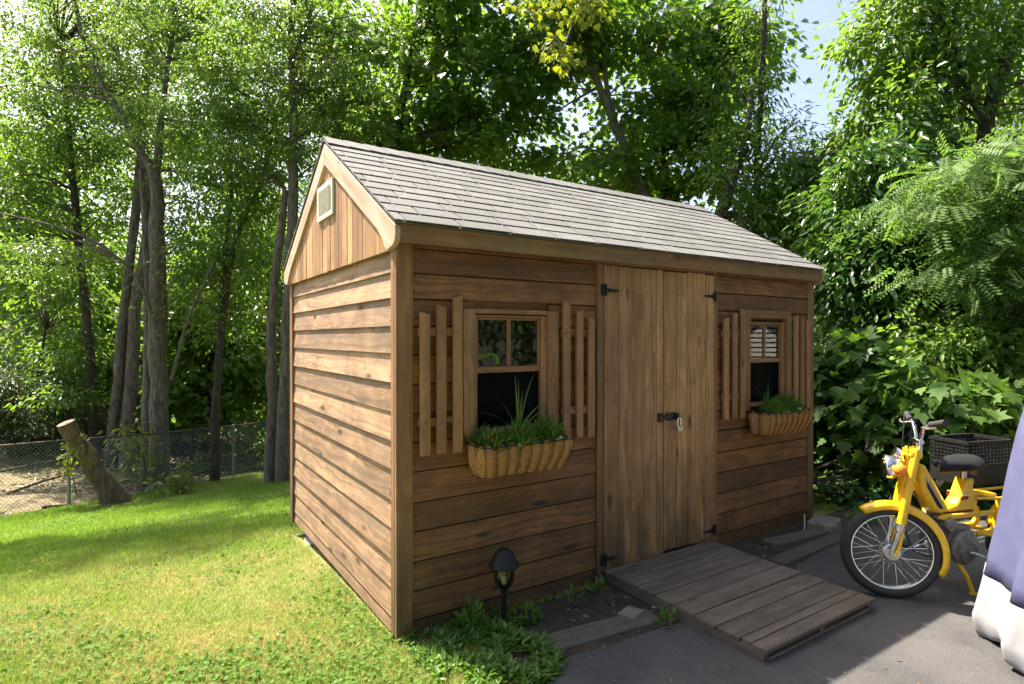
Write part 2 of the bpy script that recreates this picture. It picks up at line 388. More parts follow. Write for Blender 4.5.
far = np.concatenate([[-400, -200, -100, -60, -40, -30, -22], np.arange(-16, 18, .5), [20, 24, 30, 40, 60, 100, 200, 400]])
sheet('ground', far, far, M['forest_floor'], -.012)
def poly_sheet(name, pts, z, mat, thick=.0):
    bm = bmesh.new(); f = bm.faces.new([bm.verts.new((x, y, z)) for x, y in pts]); bmesh.ops.triangulate(bm, faces=[f])
    me = bpy.data.meshes.new(name); bm.to_mesh(me); bm.free(); me.materials.append(mat)
    o = bpy.data.objects.new(name, me); COL.objects.link(o); tag(o, kind='structure'); return o
# lawn: left of the drive, down the slope to the fence
FA = np.array([-1.93, 8.48]); FD = np.array([.8415, .5402]); FN = np.array([-.5402, .8415])
def lawn_edge(y): return np.where(y > -.05, 99., np.interp(y, [-9, -3, -1.6, -1.05, -.62, -.35, -.1], [.0, .02, .06, .2, .36, .42, .5]))
def in_lawn(x, y):
    past = (x-FA[0])*FN[0]+(y-FA[1])*FN[1]
    e = lawn_edge(y)+.05*np.sin(y*9.)*np.cos(y*23+1)
    return (x < e) & (past < -.05) & (x < 6.5)
sheet('lawn', np.arange(-12, 6.6, .1), np.arange(-9, 12, .1), M['lawn'], .004, mask=in_lawn, jit=.004)
edge = [(float(lawn_edge(np.array(y)))-.03+.02*math.sin(y*17), y) for y in (-14, -9, -6, -3, -2.2, -1.6, -1.3, -1.05, -.85, -.7)]
edge += [(.42, -.63), (.5, -.585), (.66, -.565), (.85, -.60), (1.1, -.605), (1.3, -.62), (2.3, -.66), (2.55, -.52), (2.9, -.47), (3.3, -.45), (3.8, -.36), (4.3, -.30), (5, -.4), (6, -.7), (8, -1.2), (14, -1.6), (14, -14)]
poly_sheet('driveway', edge, .008, M['asphalt'])
poly_sheet('soil_bed', [(.3, -.72), (.42, -.03), (4.6, -.03), (5.2, -.62), (2, -.75)], .003, M['dirt'])

# ---------------------------------------------------------------- the shed
L, D = 3.658, 2.325
shed = empty('garden_shed', (0, 0, 0))
tag(shed, 'brown wooden garden shed with grey shingled gable roof and plank double doors', 'shed')
LEV = [-.06, .083, .23, .377, .527, .674, .829, .974, 1.119, 1.268, 1.412, 1.552, 1.691, 1.82, 1.945]
RZ, EZ, EO, RO = 2.7825, 2.0513, .071, .031
def nail(mb, p, n):
    n = Vector(n); a = n.cross(Vector((0, 0, 1))); mb.obox(p+n*.0006, a, n, (0, 0, 1), .0032, .0012, .0032, mi=1)
def lap(mb, o, u, n, length, levels, holes=(), butt=.0165, gap=0.):
    o, u, n = Vector(o), Vector(u), Vector(n)
    for i in range(len(levels)-1):
        z0, z1 = levels[i], levels[i+1]+(.016 if not gap else -gap)
        cuts = [(a, b) for (a, b, h0, h1) in holes if min(z1, h1)-max(z0, h0) > .02]
        segs = [(0., length)]
        for a, b in cuts:
            nseg = []
            for p, q in segs:
                if b <= p or a >= q: nseg.append((p, q)); continue
                if a > p: nseg.append((p, a))
                if b < q: nseg.append((b, q))
            segs = nseg
        for p, q in segs:
            if q-p < .01: continue
            dz = random.uniform(-.003, .003); bo = butt+random.uniform(-.003, .003); to = .004 if not gap else .015
            P = []
            for (uu) in (p, q):
                for (zz, oo) in ((z0+dz, 0), (z0+dz, bo), (z1, to), (z1, 0)):
                    P.append(o+u*uu+n*oo+Vector((0, 0, zz)))
            mb.poly(P, [(0, 3, 2, 1), (4, 5, 6, 7), (0, 1, 5, 4), (1, 2, 6, 5), (2, 3, 7, 6), (3, 0, 4, 7)], grain=u)
            q_ = p+.05
            while q_ < q-.02:
                nail(mb, o+u*(q_+random.uniform(-.008, .008))+Vector((0, 0, z0+.032+random.uniform(-.006, .006)))+n*(bo-(bo-to)*.032/(z1-z0)), n)
                q_ += .60 if q-p > .9 else max(.3, q-p-.1)
# walls: siding boards on a thin inner sheathing
W1 = (.363, .984); W2 = (2.712, 3.315); WZ0, WZ1 = .985, 1.628; TW = .073
holes = [(W1[0]+.05, W1[1]-.05, WZ0, WZ1-.005), (W2[0]+.05, W2[1]-.05, WZ0, WZ1-.005), (1.285, 2.412, -.2, 1.955)]
mb = MB(); lap(mb, (.05, .028, 0), (1, 0, 0), (0, -1, 0), L-.1, LEV+[2.0], [(a-.05, b-.05, c, d) for a, b, c, d in holes], .0225, .009)
for p, q, z0, z1 in [(.03, holes[0][0], .0, 1.98), (holes[0][1], 1.285, 0, 1.98), (holes[0][0], holes[0][1], 0, WZ0), (holes[0][0], holes[0][1], WZ1, 1.98),
                     (2.412, holes[1][0], 0, 1.98), (holes[1][1], L-.03, 0, 1.98), (holes[1][0], holes[1][1], 0, WZ0), (holes[1][0], holes[1][1], WZ1, 1.98), (1.285, 2.412, 1.956, 1.98)]:
    mb.box(p, q, .030, .05, z0, z1)
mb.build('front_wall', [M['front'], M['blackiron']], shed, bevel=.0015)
mb = MB(); lap(mb, (.028, .06, 0), (0, 1, 0), (-1, 0, 0), D-.12, [.004]+LEV[1:]); mb.box(.03, .05, .051, D-.051, 0, 1.95)
mb.build('side_wall', [M['siding'], M['blackiron']], shed, bevel=.0015)
mb = MB(); lap(mb, (L-.028, .06, 0), (0, 1, 0), (1, 0, 0), D-.12, LEV); mb.box(L-.05, L-.03, .051, D-.051, 0, 1.95)
mb.build('side_wall', [M['siding'], M['blackiron']], shed)
mb = MB(); lap(mb, (.06, D-.028, 0), (1, 0, 0), (0, 1, 0), L-.12, LEV); mb.box(.03, L-.03, D-.05, D-.03, 0, 1.98)
mb.build('rear_wall', [M['siding'], M['blackiron']], shed)
mb = MB(); mb.box(.052, L-.052, .052, D-.052, .005, .04); mb.build('floor', M['inside'], shed)
mb = MB(); mb.box(.052, L-.052, .06, D-.06, 1.9, 1.93); mb.build('ceiling', M['inside'], shed)
# corner boards
for x0, x1, y0, y1, mt in [(0, .09, 0, .026, 'trim'), (0, .024, .028, .075, 'trim'), (L-.085, L, 0, .026, 'trim'), (L-.024, L, .028, .09, 'trim'),
                           (0, .024, D-.08, D-.028, 'trim'), (0, .09, D-.026, D, 'trim'), (L-.09, L, D-.026, D, 'trim')]:
    mb = MB(); mb.box(x0, x1, y0, y1, -.01 if x0 < 1 else -.045, 1.965 if y0 == 0 else 1.94); mb.build('corner_board', M[mt], shed, bevel=.004)
# gables: vertical boards cut to the roof slope
slope = (RZ-EZ)/(D/2+EO)
def roofz(y): return RZ-abs(y-D/2)*slope
for gx, s_ in ((-.012, -1), (L+.012, 1)):
    mb = MB(); y = .012
    while y < D-.02:
        wd = random.choice([.085, .09, .09, .095]); y1 = min(y+wd-.003, D-.012)
        ys = [y, D/2, y1] if y < D/2 < y1 else [y, y1]
        prof = [(y, 1.925), (y1, 1.925)]+[(yy, roofz(yy)-.035) for yy in reversed(ys)]
        d = random.uniform(-.002, .002); mb.prism(prof, 'x', gx+d, gx-s_*.02+d, grain=(0, 0, 1)); y += wd
    mb.prism([(.03, 1.945), (D-.03, 1.945), (D-.03, roofz(D-.03)-.05), (D/2, RZ-.05), (.03, roofz(.03)-.05)], 'x', gx-s_*.026, gx-s_*.04)
    mb.build('gable_panel', M['gable'], shed, bevel=.0015)
# roof
nrm = Vector((0, -slope, 1)).normalized()
roof_mb = MB(); slen = math.hypot(D/2+EO, RZ-EZ)
for side in (0, 1):
    def rp(x, t, lift):                # t: 0 at eave, slen at ridge
        yy = -EO+(D/2+EO)*t/slen; zz = EZ+(RZ-EZ)*t/slen
        q = Vector((x, yy, zz))+Vector((0, -slope, 1)).normalized()*lift
        if side: q.y = D-q.y
        return q
    def slab(x0, x1, t0, t1, l0, l1, th, **k):
        P = [rp(x0, t0, l0-th), rp(x1, t0, l0-th), rp(x1, t1, l1-th), rp(x0, t1, l1-th), rp(x0, t0, l0), rp(x1, t0, l0), rp(x1, t1, l1), rp(x0, t1, l1)]
        roof_mb.poly(P, MB.BF, grain=(1, 0, 0), **k)
    slab(-RO+.004, L+RO-.004, .01, slen-.002, -.008, -.008, .014)
    nc = 12; ex = slen/nc
    for c in range(nc):
        x = -RO-.006-random.random()*.3; t0 = c*ex-.012
        while x < L+RO:
            wd = .305+random.choice([-.06, 0, 0, .05]); a = max(x, -RO-.006); b = min(x+wd-.009, L+RO+.006)
            if b-a > .012:
                j = random.uniform(-.003, .003); th = .0055+random.uniform(0, .002)
                slab(a, b, t0+j, min(slen, t0+ex+.05), .0095+random.uniform(0, .002), .003, th)
            x += wd
# ridge cap
x = -RO-.008
while x < L+RO:
    b = min(x+.18, L+RO+.008); rr = (random.random(), random.random())
    for s_ in (1, -1):
        P = []
        for lift in (.006, .013):
            for xx, e in ((x, .006), (b, .0)):
                for yy in (0, .13):
                    P.append((xx, D/2-s_*yy, RZ-yy*slope+lift+e+.004))
        roof_mb.poly(P, [(0, 1, 3, 2), (4, 6, 7, 5), (0, 2, 6, 4), (2, 3, 7, 6), (3, 1, 5, 7), (1, 0, 4, 5)], grain=(1, 0, 0), rnd=rr)
    x += .135
roof = roof_mb.build('roof', M['shingle'], shed)
# rake boards with a scrolled tail, fascias
for x0, x1 in ((-RO, -RO+.028), (L+RO-.028, L+RO)):
    for s_ in (0, 1):
        W = .118; k_ = math.hypot(1, slope)*W
        prof = [(D/2, RZ-.024), (-EO+.006, EZ-.022), (-EO+.001, EZ-.05), (-EO+.006, EZ-.085), (-EO+.022, EZ-.105), (-EO+.05, EZ-.118), (-EO+.09, EZ-.125), (.045, EZ-.128), (.075, EZ-.108), (.10, EZ-.075), (.135, EZ-.045)]
        yb = .175; prof += [(yb, roofz(yb)-.024-k_+.006), (D/2, RZ-.024-k_)]
        if s_: prof = [(D-y, z) for y, z in reversed(prof)]
        mb = MB(); mb.prism(prof, 'x', x0, x1, grain=(0, 1 if not s_ else -1, slope)); mb.build('rake_board', M['rake'], shed, bevel=.003)
for y0, y1 in ((-EO+.012, -EO+.036), (D+EO-.036, D+EO-.012)):
    mb = MB(); mb.box(-RO+.03, 1.95, y0, y1, 1.952, 2.040); mb.box(1.953, L+RO-.03, y0+.001, y1+.001, 1.953, 2.040); mb.build('fascia', M['fascia'], shed, bevel=.003)
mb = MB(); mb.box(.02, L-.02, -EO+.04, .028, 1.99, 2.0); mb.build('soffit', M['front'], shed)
# gable vent
vent = None
mb = MB(); vy0, vy1, vz0, vz1 = .995, 1.355, 2.275, 2.50
for a in ((vy0, vy1, vz0, vz0+.028), (vy0, vy1, vz1-.028, vz1), (vy0, vy0+.03, vz0+.029, vz1-.029), (vy1-.03, vy1, vz0+.029, vz1-.029), (vy0+.031, vy1-.031, vz0+.030, vz1-.030)):
    mb.box(-.028 if a[1]-a[0] > .31 and a[3]-a[2] < .1 or a[1]-a[0] < .1 else -.020, -.0135, *a)
vent = mb.build('gable_vent', M['white'], shed, bevel=.002)
for i in range(7):
    y = vy0+.045+i*.0445
    mb = MB(); mb.obox((-.0265, y, (vz0+vz1)/2), (0, 0, 1), (.6, .8, 0), (-.8, .6, 0), .078, .011, .002); mb.build('louver', M['white'], vent)
# door frame and doors
mb = MB(); mb.box(1.286, 1.332, -.008, .028, -.02, 1.945); mb.box(2.366, 2.411, -.008, .028, .02, 1.945); mb.box(1.286, 2.411, -.006, .028, 1.9465, 1.975)
mb.build('door_frame', M['trim'], shed, bevel=.002)
dx = [1.335, 1.452, 1.566, 1.690, 1.795]; dx2 = [1.862, 1.985, 2.085, 2.18, 2.275, 2.362]
for nm, xs in ((0, dx+[1.858]), (1, dx2)):
    mb = MB()
    for a, b in zip(xs[:-1], xs[1:]):
        o_ = random.uniform(-.004, .003); lo = .045+random.uniform(0, .03)
        mb.box(a+.0015, b-.0015, -.012+o_, .012+o_, lo if nm == 0 else lo+.01, 1.938+random.uniform(-.006, .004), grain=(0, 0, 1))
        for z in (.22, 1.0, 1.78):
            for x in (a+.025, b-.025): nail(mb, Vector((x, -.012+o_, z+random.uniform(-.012, .012))), (0, -1, 0))
    mb.box(xs[0]+.02, xs[-1]-.02, .014, .03, .06, 1.92, grain=(0, 0, 1))
    d = mb.build('door', [M['door'], M['blackiron']], shed, bevel=.0025)
    for hz in (1.785, .135):
        hx = 1.312 if nm == 0 else 2.388; s_ = 1 if nm == 0 else -1
        mb = MB(); mb.box(min(hx, hx+s_*.028), max(hx, hx+s_*.028), -.022, -.0125, hz-.034, hz+.034)
        mb.prism([(hx+s_*.03, hz-.014), (hx+s_*.03, hz+.014), (hx+s_*.13, hz+.005), (hx+s_*.145, hz), (hx+s_*.13, hz-.005)], 'y', -.022, -.0165)
        mb.tube([(hx+s_*.029, -.026, hz-.036), (hx+s_*.029, -.026, hz+.036)], .006)
        mb.build('hinge', M['blackiron'], d, bevel=.001)
    if nm == 1:
        mb = MB(); mb.box(1.875, 1.965, -.026, -.0165, .945, .995); mb.box(1.945, 1.985, -.035, -.0265, .955, .99); mb.tube([(1.957, -.03, .982), (1.957, -.05, .982), (1.957, -.05, .956), (1.957, -.03, .956)], .005)
        mb.build('hasp', M['blackiron'], d, bevel=.002)
    else:
        mb = MB(); mb.box(1.80, 1.845, -.027, -.0165, .94, 1.0); mb.build('staple_plate', M['blackiron'], d, bevel=.002)
        mb = MB(); mb.box(1.8465, 1.872, -.030, -.0185, .958, .982); mb.build('hasp_arm', M['blackiron'], d, bevel=.001)
lock = empty('padlock', (1.958, -.05, .93)); tag(lock, 'small silver padlock hanging from the black hasp on the shed doors', 'padlock')
mb = MB(); mb.prism([(1.935, .872), (1.985, .868), (1.987, .912), (1.937, .914)], 'y', -.068, -.04); mb.build('lock_body', M['alu'], lock, bevel=.005, world=True)
mb = MB(); mb.tube([(1.946, -.054, .91), (1.944, -.054, .94), (1.949, -.054, .957), (1.961, -.054, .963), (1.973, -.054, .957), (1.977, -.054, .94), (1.976, -.054, .91)], .0048); mb.build('shackle', M['chrome'], lock, smooth=True, world=True)
# windows
def window(x0, x1, head, lab):
    a, b = x0+TW, x1-TW; z0, z1 = WZ0+.02, WZ1-.012
    mb = MB()
    mb.box(x0, a, -.016, .026, .95, 1.645 if not head else 1.705); mb.box(b, x1, -.016, .026, .95, 1.645 if not head else 1.662)
    if head: mb.box(a+.001, x1, -.013, .026, 1.6425, 1.703)
    else: mb.box(a+.001, b-.001, -.006, .026, 1.622, 1.648)
    win = mb.build('window', M['trim'], shed, bevel=.003); tag(win, lab)
    mb = MB(); mb.box(a+.001, b-.001, -.026, .045, .978, 1.004); mb.build('sill', M['trim'], win, bevel=.003)
    mb = MB(); mb.box(a+.001, a+.018, -.002, .05, 1.006, z1); mb.box(b-.04, b-.001, -.002, .05, 1.006, z1); mb.box(a+.019, b-.041, -.001, .05, z1-.014, z1)
    mb.build('jamb', M['trim'], win, bevel=.002)
    a += .019; b -= .041
    mb = MB(); m = 1.322
    mb.box(a, b, .012, .034, m-.018, m+.014); mb.box(a, a+.012, .014, .034, m+.015, z1-.015); mb.box(b-.012, b, .014, .034, m+.015, z1-.015)
    mb.box((a+b)/2-.012, (a+b)/2+.012, .014, .032, m+.015, z1-.015); mb.box(a+.013, b-.013, .0145, .034, z1-.026, z1-.0145)
    sash = mb.build('upper_sash', M['trim'], win, bevel=.002)
    mb = MB(); mb.box(a+.013, b-.013, .022, .024, m+.015, z1-.027); mb.build('pane', M['glass'], sash)
    mb = MB(); mb.box(a, a+.014, .036, .05, 1.006, m-.02); mb.box(b-.014, b, .036, .05, 1.006, m-.02); mb.box(a+.015, b-.015, .036, .05, 1.006, 1.025)
    sash = mb.build('lower_sash', M['trim'], win, bevel=.002)
    mb = MB(); mb.box(a+.015, b-.015, .042, .044, 1.026, m-.02); mb.build('pane', M['glass'], sash)
    mb = MB(); mb.box(a+.001, b-.001, .022, .0225, 1.0065, m-.019); mb.build('screen', M['screen'], win)
window(*W1, False, 'window with green tool behind its upper panes')
window(*W2, True, 'window with white boards mirrored in its upper panes')
# slatted shutters, stepping up towards the window
def shutter(xs, tops, bot):
    x0, x1 = min(a for a, b in xs), max(b for a, b in xs)
    sh = empty('shutter', (0, 0, 0)); sh.parent = shed
    for z0, z1 in ((1.50, 1.545), (1.045, 1.088)):
        mb = MB(); mb.box(x0-.004, x1+.004, -.012, .001, z0, z1); mb.build('rail', M['trim'], sh, bevel=.002)
    for (a, b), t in zip(xs, tops):
        mb = MB(); r = random.uniform(-.004, .004); rise = .012*random.choice((1, -1))
        mb.prism([(a, bot+r), (b, bot+r), (b, t+rise*.5), (a, t-rise*.5)], 'y', -.032, -.0125, grain=(0, 0, 1)); nail(mb, Vector(((a+b)/2, -.032, 1.522)), (0, -1, 0)); nail(mb, Vector(((a+b)/2, -.032, 1.066)), (0, -1, 0)); mb.build('slat', [M['slat'], M['blackiron']], sh, bevel=.002)
shutter([(.116, .168), (.205, .257), (.298, .350)], [1.615, 1.655, 1.705], .905)
shutter([(1.012, 1.060), (1.108, 1.156), (1.198, 1.246)], [1.700, 1.65, 1.61], .905)
shutter([(2.462, 2.517), (2.56, 2.612), (2.652, 2.704)], [1.635, 1.675, 1.70], .905)
shutter([(3.335, 3.385), (3.42, 3.47), (3.505, 3.555)], [1.665, 1.655, 1.64], .905)
# foundation block under the open downhill edge
def thing1(mbx, name, mat, lab, cat, **k):
    g = k.pop('group', None); o = mbx.build(name, mat, **k); return tag(o, lab, cat, g)
mb = MB(); mb.box(.03, .22, 1.82, 2.0, float(gh(.1, 1.9))-.08, -.064); thing1(mb, 'concrete_block', M['concrete'], 'pale concrete block holding up the rear left edge of the shed', 'block', bevel=.006)
mb = MB(); mb.box(3.42, 3.6, .06, .24, -.08, -.064+.02); thing1(mb, 'concrete_block', M['stone'], 'grey block under the front right corner of the shed', 'block', bevel=.006)
# things inside seen through the panes
mb = MB(); tool = empty('garden_tool', (.58, .3, .04)); tag(tool, 'garden tool with bent green handle showing in the left window', 'tool')
mb.tube([(.49, .055, 1.385), (.53, .055, 1.40), (.565, .055, 1.405), (.60, .055, 1.395), (.612, .055, 1.37), (.612, .055, 1.345)], .013, n=10); mb.build('handle', M['green_plastic'], tool, smooth=True, world=True)
mb = MB(); mb.tube([(.612, .07, 1.33), (.66, .30, .05)], .011); mb.build('shaft', M['black'], tool, smooth=True, world=True)
# a small white boarded hut across the drive: it is what the right window mirrors
hc = Vector((10.5, -4.95, 0)); hn = Vector((-.834, .551, 0)); hu = Vector((.551, .834, 0)); hut = empty('white_hut', hc)
tag(hut, 'small white boarded hut with peaked roof across the driveway, mirrored in the right window', 'hut')
mb = MB()
for i in range(17):
    z = .04+i*.105; hw_ = .95 if z < 1.15 else .95*(1.86-z)/.71
    if hw_ > .04: mb.obox(hc+Vector((0, 0, z+.04))+hn*.012, hu, hn, (0, 0, 1), hw_, .011, .036)
mb.build('gable_boards', M['white'], hut, world=True)
mb = MB(); mb.obox(hc-hn*.7+Vector((0, 0, .56)), hu, hn, (0, 0, 1), .93, .69, .56); mb.build('wall', M['inside'], hut, world=True)
for s_ in (-1, 1):
    mb = MB(); d_ = (hu*s_*1.02+Vector((0, 0, -.78))).normalized(); mb.obox(hc-hn*.7+Vector((0, 0, 1.92))+d_*.62, d_, hn, d_.cross(hn), .66, .8, .02); mb.build('roof', M['shingle'], hut, world=True)

# ---------------------------------------------------------------- window baskets and their plants
def basket(x0, x1, lab):
    root = empty('window_basket', ((x0+x1)/2, -.02, .78)); tag(root, lab, 'window basket', 'coir lined window baskets')
    zt, zb = .945, .785; cx = (x0+x1)/2; hw = (x1-x0)/2
    # liner: a trough with bulges between the wires
    nb = 8; nu = 96; nvv = 9; V = []; Fc = []
    peri = []
    per_len = [.19, 2*hw, .19]
    for i in range(nu+1):
        s_ = i/nu*sum(per_len)
        if s_ < per_len[0]: p = Vector((cx-hw, -.022-s_, 0)); n_ = Vector((-1, 0, 0))
        elif s_ < per_len[0]+per_len[1]: p = Vector((cx-hw+s_-per_len[0], -.022-.19, 0)); n_ = Vector((0, -1, 0))
        else: p = Vector((cx+hw, -.022-.19+(s_-per_len[0]-per_len[1]), 0)); n_ = Vector((1, 0, 0))
        peri.append((p, n_, s_))
    for i, (p, n_, s_) in enumerate(peri):
        ph = (s_-per_len[0])/(2*hw)*nb; bulge = abs(math.sin(math.pi*ph)) if 0 <= ph <= nb else abs(math.sin(math.pi*s_/.095))
        for j in range(nvv):
            t = j/(nvv-1); inset = .05*(1-t)**1.3; ztop = zt-.018+.026*bulge+random.uniform(-.003, .004)
            fade = math.sin(math.pi*min(1, t*.85+.15))
            q = Vector((cx+(p.x-cx)*(1-.13*(1-t)), -.022+(p.y+.022)*(1-.28*(1-t)), zb+(ztop-zb)*t))
            q += n_*(.030*bulge*fade-.006)+Vector((random.uniform(-.0015, .0015),)*3)
            V.append(q)
    for i in range(nu):
        for j in range(nvv-1): a = i*nvv+j; Fc.append((a, a+nvv, a+nvv+1, a+1))
    b0 = len(V); V.append(Vector((cx, -.08, zb-.004)))
    for i in range(nu): Fc.append((b0, i*nvv, (i+1)*nvv))
    Fc.append((b0, nu*nvv, 0))
    mb = MB(); mb.poly(V, Fc); o = mb.build('liner', M['coir'], root, smooth=True, world=True)
    sm = o.modifiers.new('s', 'SOLIDIFY'); sm.thickness = .008; sm.offset = -1
    mb = MB()
    pr = [(cx-hw, -.02, zt), (cx-hw, -.214, zt), (cx+hw, -.214, zt), (cx+hw, -.02, zt)]; mb.tube(pr, .003, n=6); mb.tube([(cx-hw, -.021, zt), (cx+hw, -.021, zt)], .004, n=6)
    for k_ in range(nb+1):
        x = cx-hw+2*hw*k_/nb; xb = cx+(x-cx)*.87
        mb.tube([(x, -.214, zt), (cx+(x-cx)*.95, -.204, zb+.08), (xb, -.163, zb), (xb, -.10, zb-.012), (xb, -.02, zb-.012)], .0017, n=5)
    for s_ in (-1, 1):
        mb.tube([(cx+s_*hw, -.115, zt), (cx+s_*hw*.94, -.11, zb+.07), (cx+s_*hw*.87, -.10, zb-.01)], .0017, n=5)
    mb.build('wire_frame', M['blackiron'], root, world=True)
    mb = MB(); n = 14; V = []; Fc = []
    for i in range(n+1):
        for j in range(6): V.append((cx-hw*.95+2*hw*.95*i/n, -.03-.17*j/5, zt-.035+.012*math.sin(i*2.1+j*1.3)))
    for i in range(n):
        for j in range(5): a = i*6+j; Fc.append((a, a+6, a+7, a+1))
    mb.poly(V, Fc); mb.build('soil', M['soilmix'], root, smooth=True, world=True)
    return root
basket(.372, .945, 'coir basket below the left window, holding the tall spike plant')
basket(2.735, 3.305, 'coir basket below the right window, with only low greenery')

TEMPL = {}
TEMPL['ovate'] = (np.array([(0, 0, 0), (.30, .21, .05), (.68, .17, .03), (1, 0, -.10), (.68, -.17, .03), (.30, -.21, .05)]), [(0, 3, 2, 1), (0, 5, 4, 3)])
TEMPL['lance'] = (np.array([(0, 0, 0), (.35, .12, .04), (1, 0, -.16), (.35, -.12, .04)]), [(0, 2, 1), (0, 3, 2)])
o_ = [(0, 0), (.02, .28), (.30, .52), (.34, .30), (.62, .42), (.60, .18), (1, 0)]
pts = [(x, y) for x, y in o_]+[(x, -y) for x, y in reversed(o_[1:-1])]
TEMPL['maple'] = (np.array([(.30, 0, -.0)]+[(x, y, .10*abs(y)-.12*x*x) for x, y in pts]), [(0, 1+i, 1+(i+1) % len(pts)) for i in range(len(pts))])
lf = []; fc = []
for k_ in range(6):
    for s_ in (-1, 1):
        bx = .08+k_*.15; b = len(lf); lf += [(bx, 0, 0), (bx+.02, s_*.12, .01), (bx+.09, s_*.26, -.03), (bx+.13, s_*.12, 0)]; fc.append((b, b+1, b+2, b+3) if s_ < 0 else (b+3, b+2, b+1, b))
TEMPL['pinnate'] = (np.array(lf), fc)
TEMPL['clover'] = (np.array([(0, 0, 0)]+[(.5*math.cos(a), .5*math.sin(a), .08*(i % 2)) for i, a in enumerate(np.linspace(0, 2*math.pi, 10)[:-1])]), [(0, 1+i, 1+(i+1) % 9) for i in range(9)])
TEMPL['blade'] = (np.array([(0, .5, 0), (0, -.5, 0), (.55, -.38, .0), (.55, .38, .0), (1, 0, -.0)]), [(0, 1, 2, 3), (3, 2, 4)])
def unit(a): return a/np.maximum(np.linalg.norm(a, axis=-1, keepdims=True), 1e-9)
def leaves(name, C, d, nrm, size, templ, mat, parent=None, world=False, width=1., rnd=None):
    T, faces = TEMPL[templ]; n = len(C); d = unit(d); side = unit(np.cross(nrm, d)); up = np.cross(d, side)
    size = np.broadcast_to(np.asarray(size, float), (n,))[:, None, None]; wd = np.broadcast_to(np.asarray(width, float), (n,))[:, None, None]
    V = C[:, None]+size*(T[None, :, 0:1]*d[:, None]+wd*T[None, :, 1:2]*side[:, None]+T[None, :, 2:3]*up[:, None])
    k = len(T); lp = np.array([i for f in faces for i in f]); st = np.cumsum([0]+[len(f) for f in faces])[:-1]
    loops = (np.arange(n)[:, None]*k+lp[None]).ravel(); starts = (np.arange(n)[:, None]*len(lp)+st[None]).ravel()
    if rnd is None: rnd = rng.random(n)
    return np_mesh(name, V.reshape(-1, 3), loops, starts, mat, np.repeat(rnd, k), parent, world)

def blades_plant(name, base, n, h, spread, lean, wdt, mat, lab, cat, group=None, segs=6):
    """arching strap leaves from one foot"""
    mb = MB()
    for i in range(n):
        az = random.random()*2*math.pi; hh = h*random.uniform(.55, 1.); ln = lean*random.uniform(.1, 1.)
        b = Vector(base)+Vector((math.cos(az), math.sin(az), 0))*spread*random.random()
        w_ = wdt*random.uniform(.7, 1.1); sd = Vector((-math.sin(az), math.cos(az), 0)); V = []
        for k_ in range(segs+1):
            t = k_/segs; p = b+Vector((math.cos(az), math.sin(az), 0))*ln*hh*t*t*1.2+Vector((0, 0, hh*(t-.45*ln*t*t)))
            ww = w_*(1-t**2.2)*(.6+.8*min(1, t*3)) if t < 1 else .0003
            V += [p-sd*ww*.5, p+Vector((math.cos(az), math.sin(az), 0))*(-.12*ww), p+sd*ww*.5]
        Fc = [(k_*3+a, k_*3+a+1, k_*3+a+4, k_*3+a+3) for k_ in range(segs) for a in (0, 1)]
        mb.poly(V, Fc)
    o = mb.build(name, mat, smooth=True); tag(o, lab, cat, group)
    a = o.data.attributes.new('rnd', 'FLOAT', 'POINT'); a.data.foreach_set('value', [random.random()*.3+.5 for _ in o.data.vertices]); return o
def bushy(name, c, rad, n, size, templ, mat, lab, cat, group=None, upb=.5, width=1.):
    c = np.array(c); p = rng.normal(size=(n, 3)); p = unit(p)*rng.random((n, 1))**.45*np.array(rad); p[:, 2] = np.abs(p[:, 2])
    d = unit(p/np.array(rad)+rng.normal(size=(n, 3))*.5+np.array([0, 0, upb])); nn = unit(np.array([0, -.2, 1])+rng.normal(size=(n, 3))*.5)
    o = leaves(name, c+p, d, nn, size*rng.uniform(.6, 1.2, n), templ, mat, width=width); return tag(o, lab, cat, group)
# spike plant: hand set leaves
mb = MB(); base = Vector((.632, -.125, .905))
for tx, ty, tz, wd in [(-.035, -.02, .395, .012), (.015, .02, .37, .013), (.095, -.01, .40, .013), (-.01, -.05, .30, .011), (.05, .03, .30, .011), (-.16, .0, .30, .008), (.20, -.04, .22, .009), (-.20, -.06, .15, .008), (-.24, .02, .21, .007),
                       (.24, .02, .25, .008), (-.27, -.05, .10, .007), (.12, -.09, .16, .008), (-.10, -.10, .16, .008), (.27, -.06, .12, .007)]:
    V = []; t1 = Vector((tx, ty, tz)); h = Vector((tx, ty, 0)); hl = h.length
    for k_ in range(9):
        t = k_/8; p = base+h*(t**1.7)+Vector((0, 0, tz*t*(1+.5*hl*(1-t)*6*min(1, hl*5))))
        sd = Vector((1, .25, 0)).normalized() if hl < .11 else Vector((-ty, tx, .35*tx)).normalized()
        ww = wd*(1-t**2.5)*(.75+.5*min(1, t*3))+.0004; V += [p-sd*ww*.5, p+Vector((0, .1*ww, 0)), p+sd*ww*.5]
    mb.poly(V, [(k_*3+a, k_*3+a+1, k_*3+a+4, k_*3+a+3) for k_ in range(8) for a in (0, 1)])
o = mb.build('spike_plant', M['spike'], smooth=True); tag(o, 'tall spiky green plant rising from the middle of the left window basket', 'plant')
a = o.data.attributes.new('rnd', 'FLOAT', 'POINT'); a.data.foreach_set('value', [random.random()*.4+.4 for _ in o.data.vertices])
G = 'bedding plants in the window baskets'
bushy('bedding_plant', (.47, -.15, .915), (.095, .07, .10), 420, .045, 'lance', M['weed'], 'feathery green plant at the left end of the left window basket', 'plant', G, .5, 1.1)
bushy('bedding_plant', (.62, -.165, .915), (.11, .065, .13), 640, .055, 'blade', M['weed'], 'dense fine leaved green plant below the tall spike plant', 'plant', G, .7, .09)
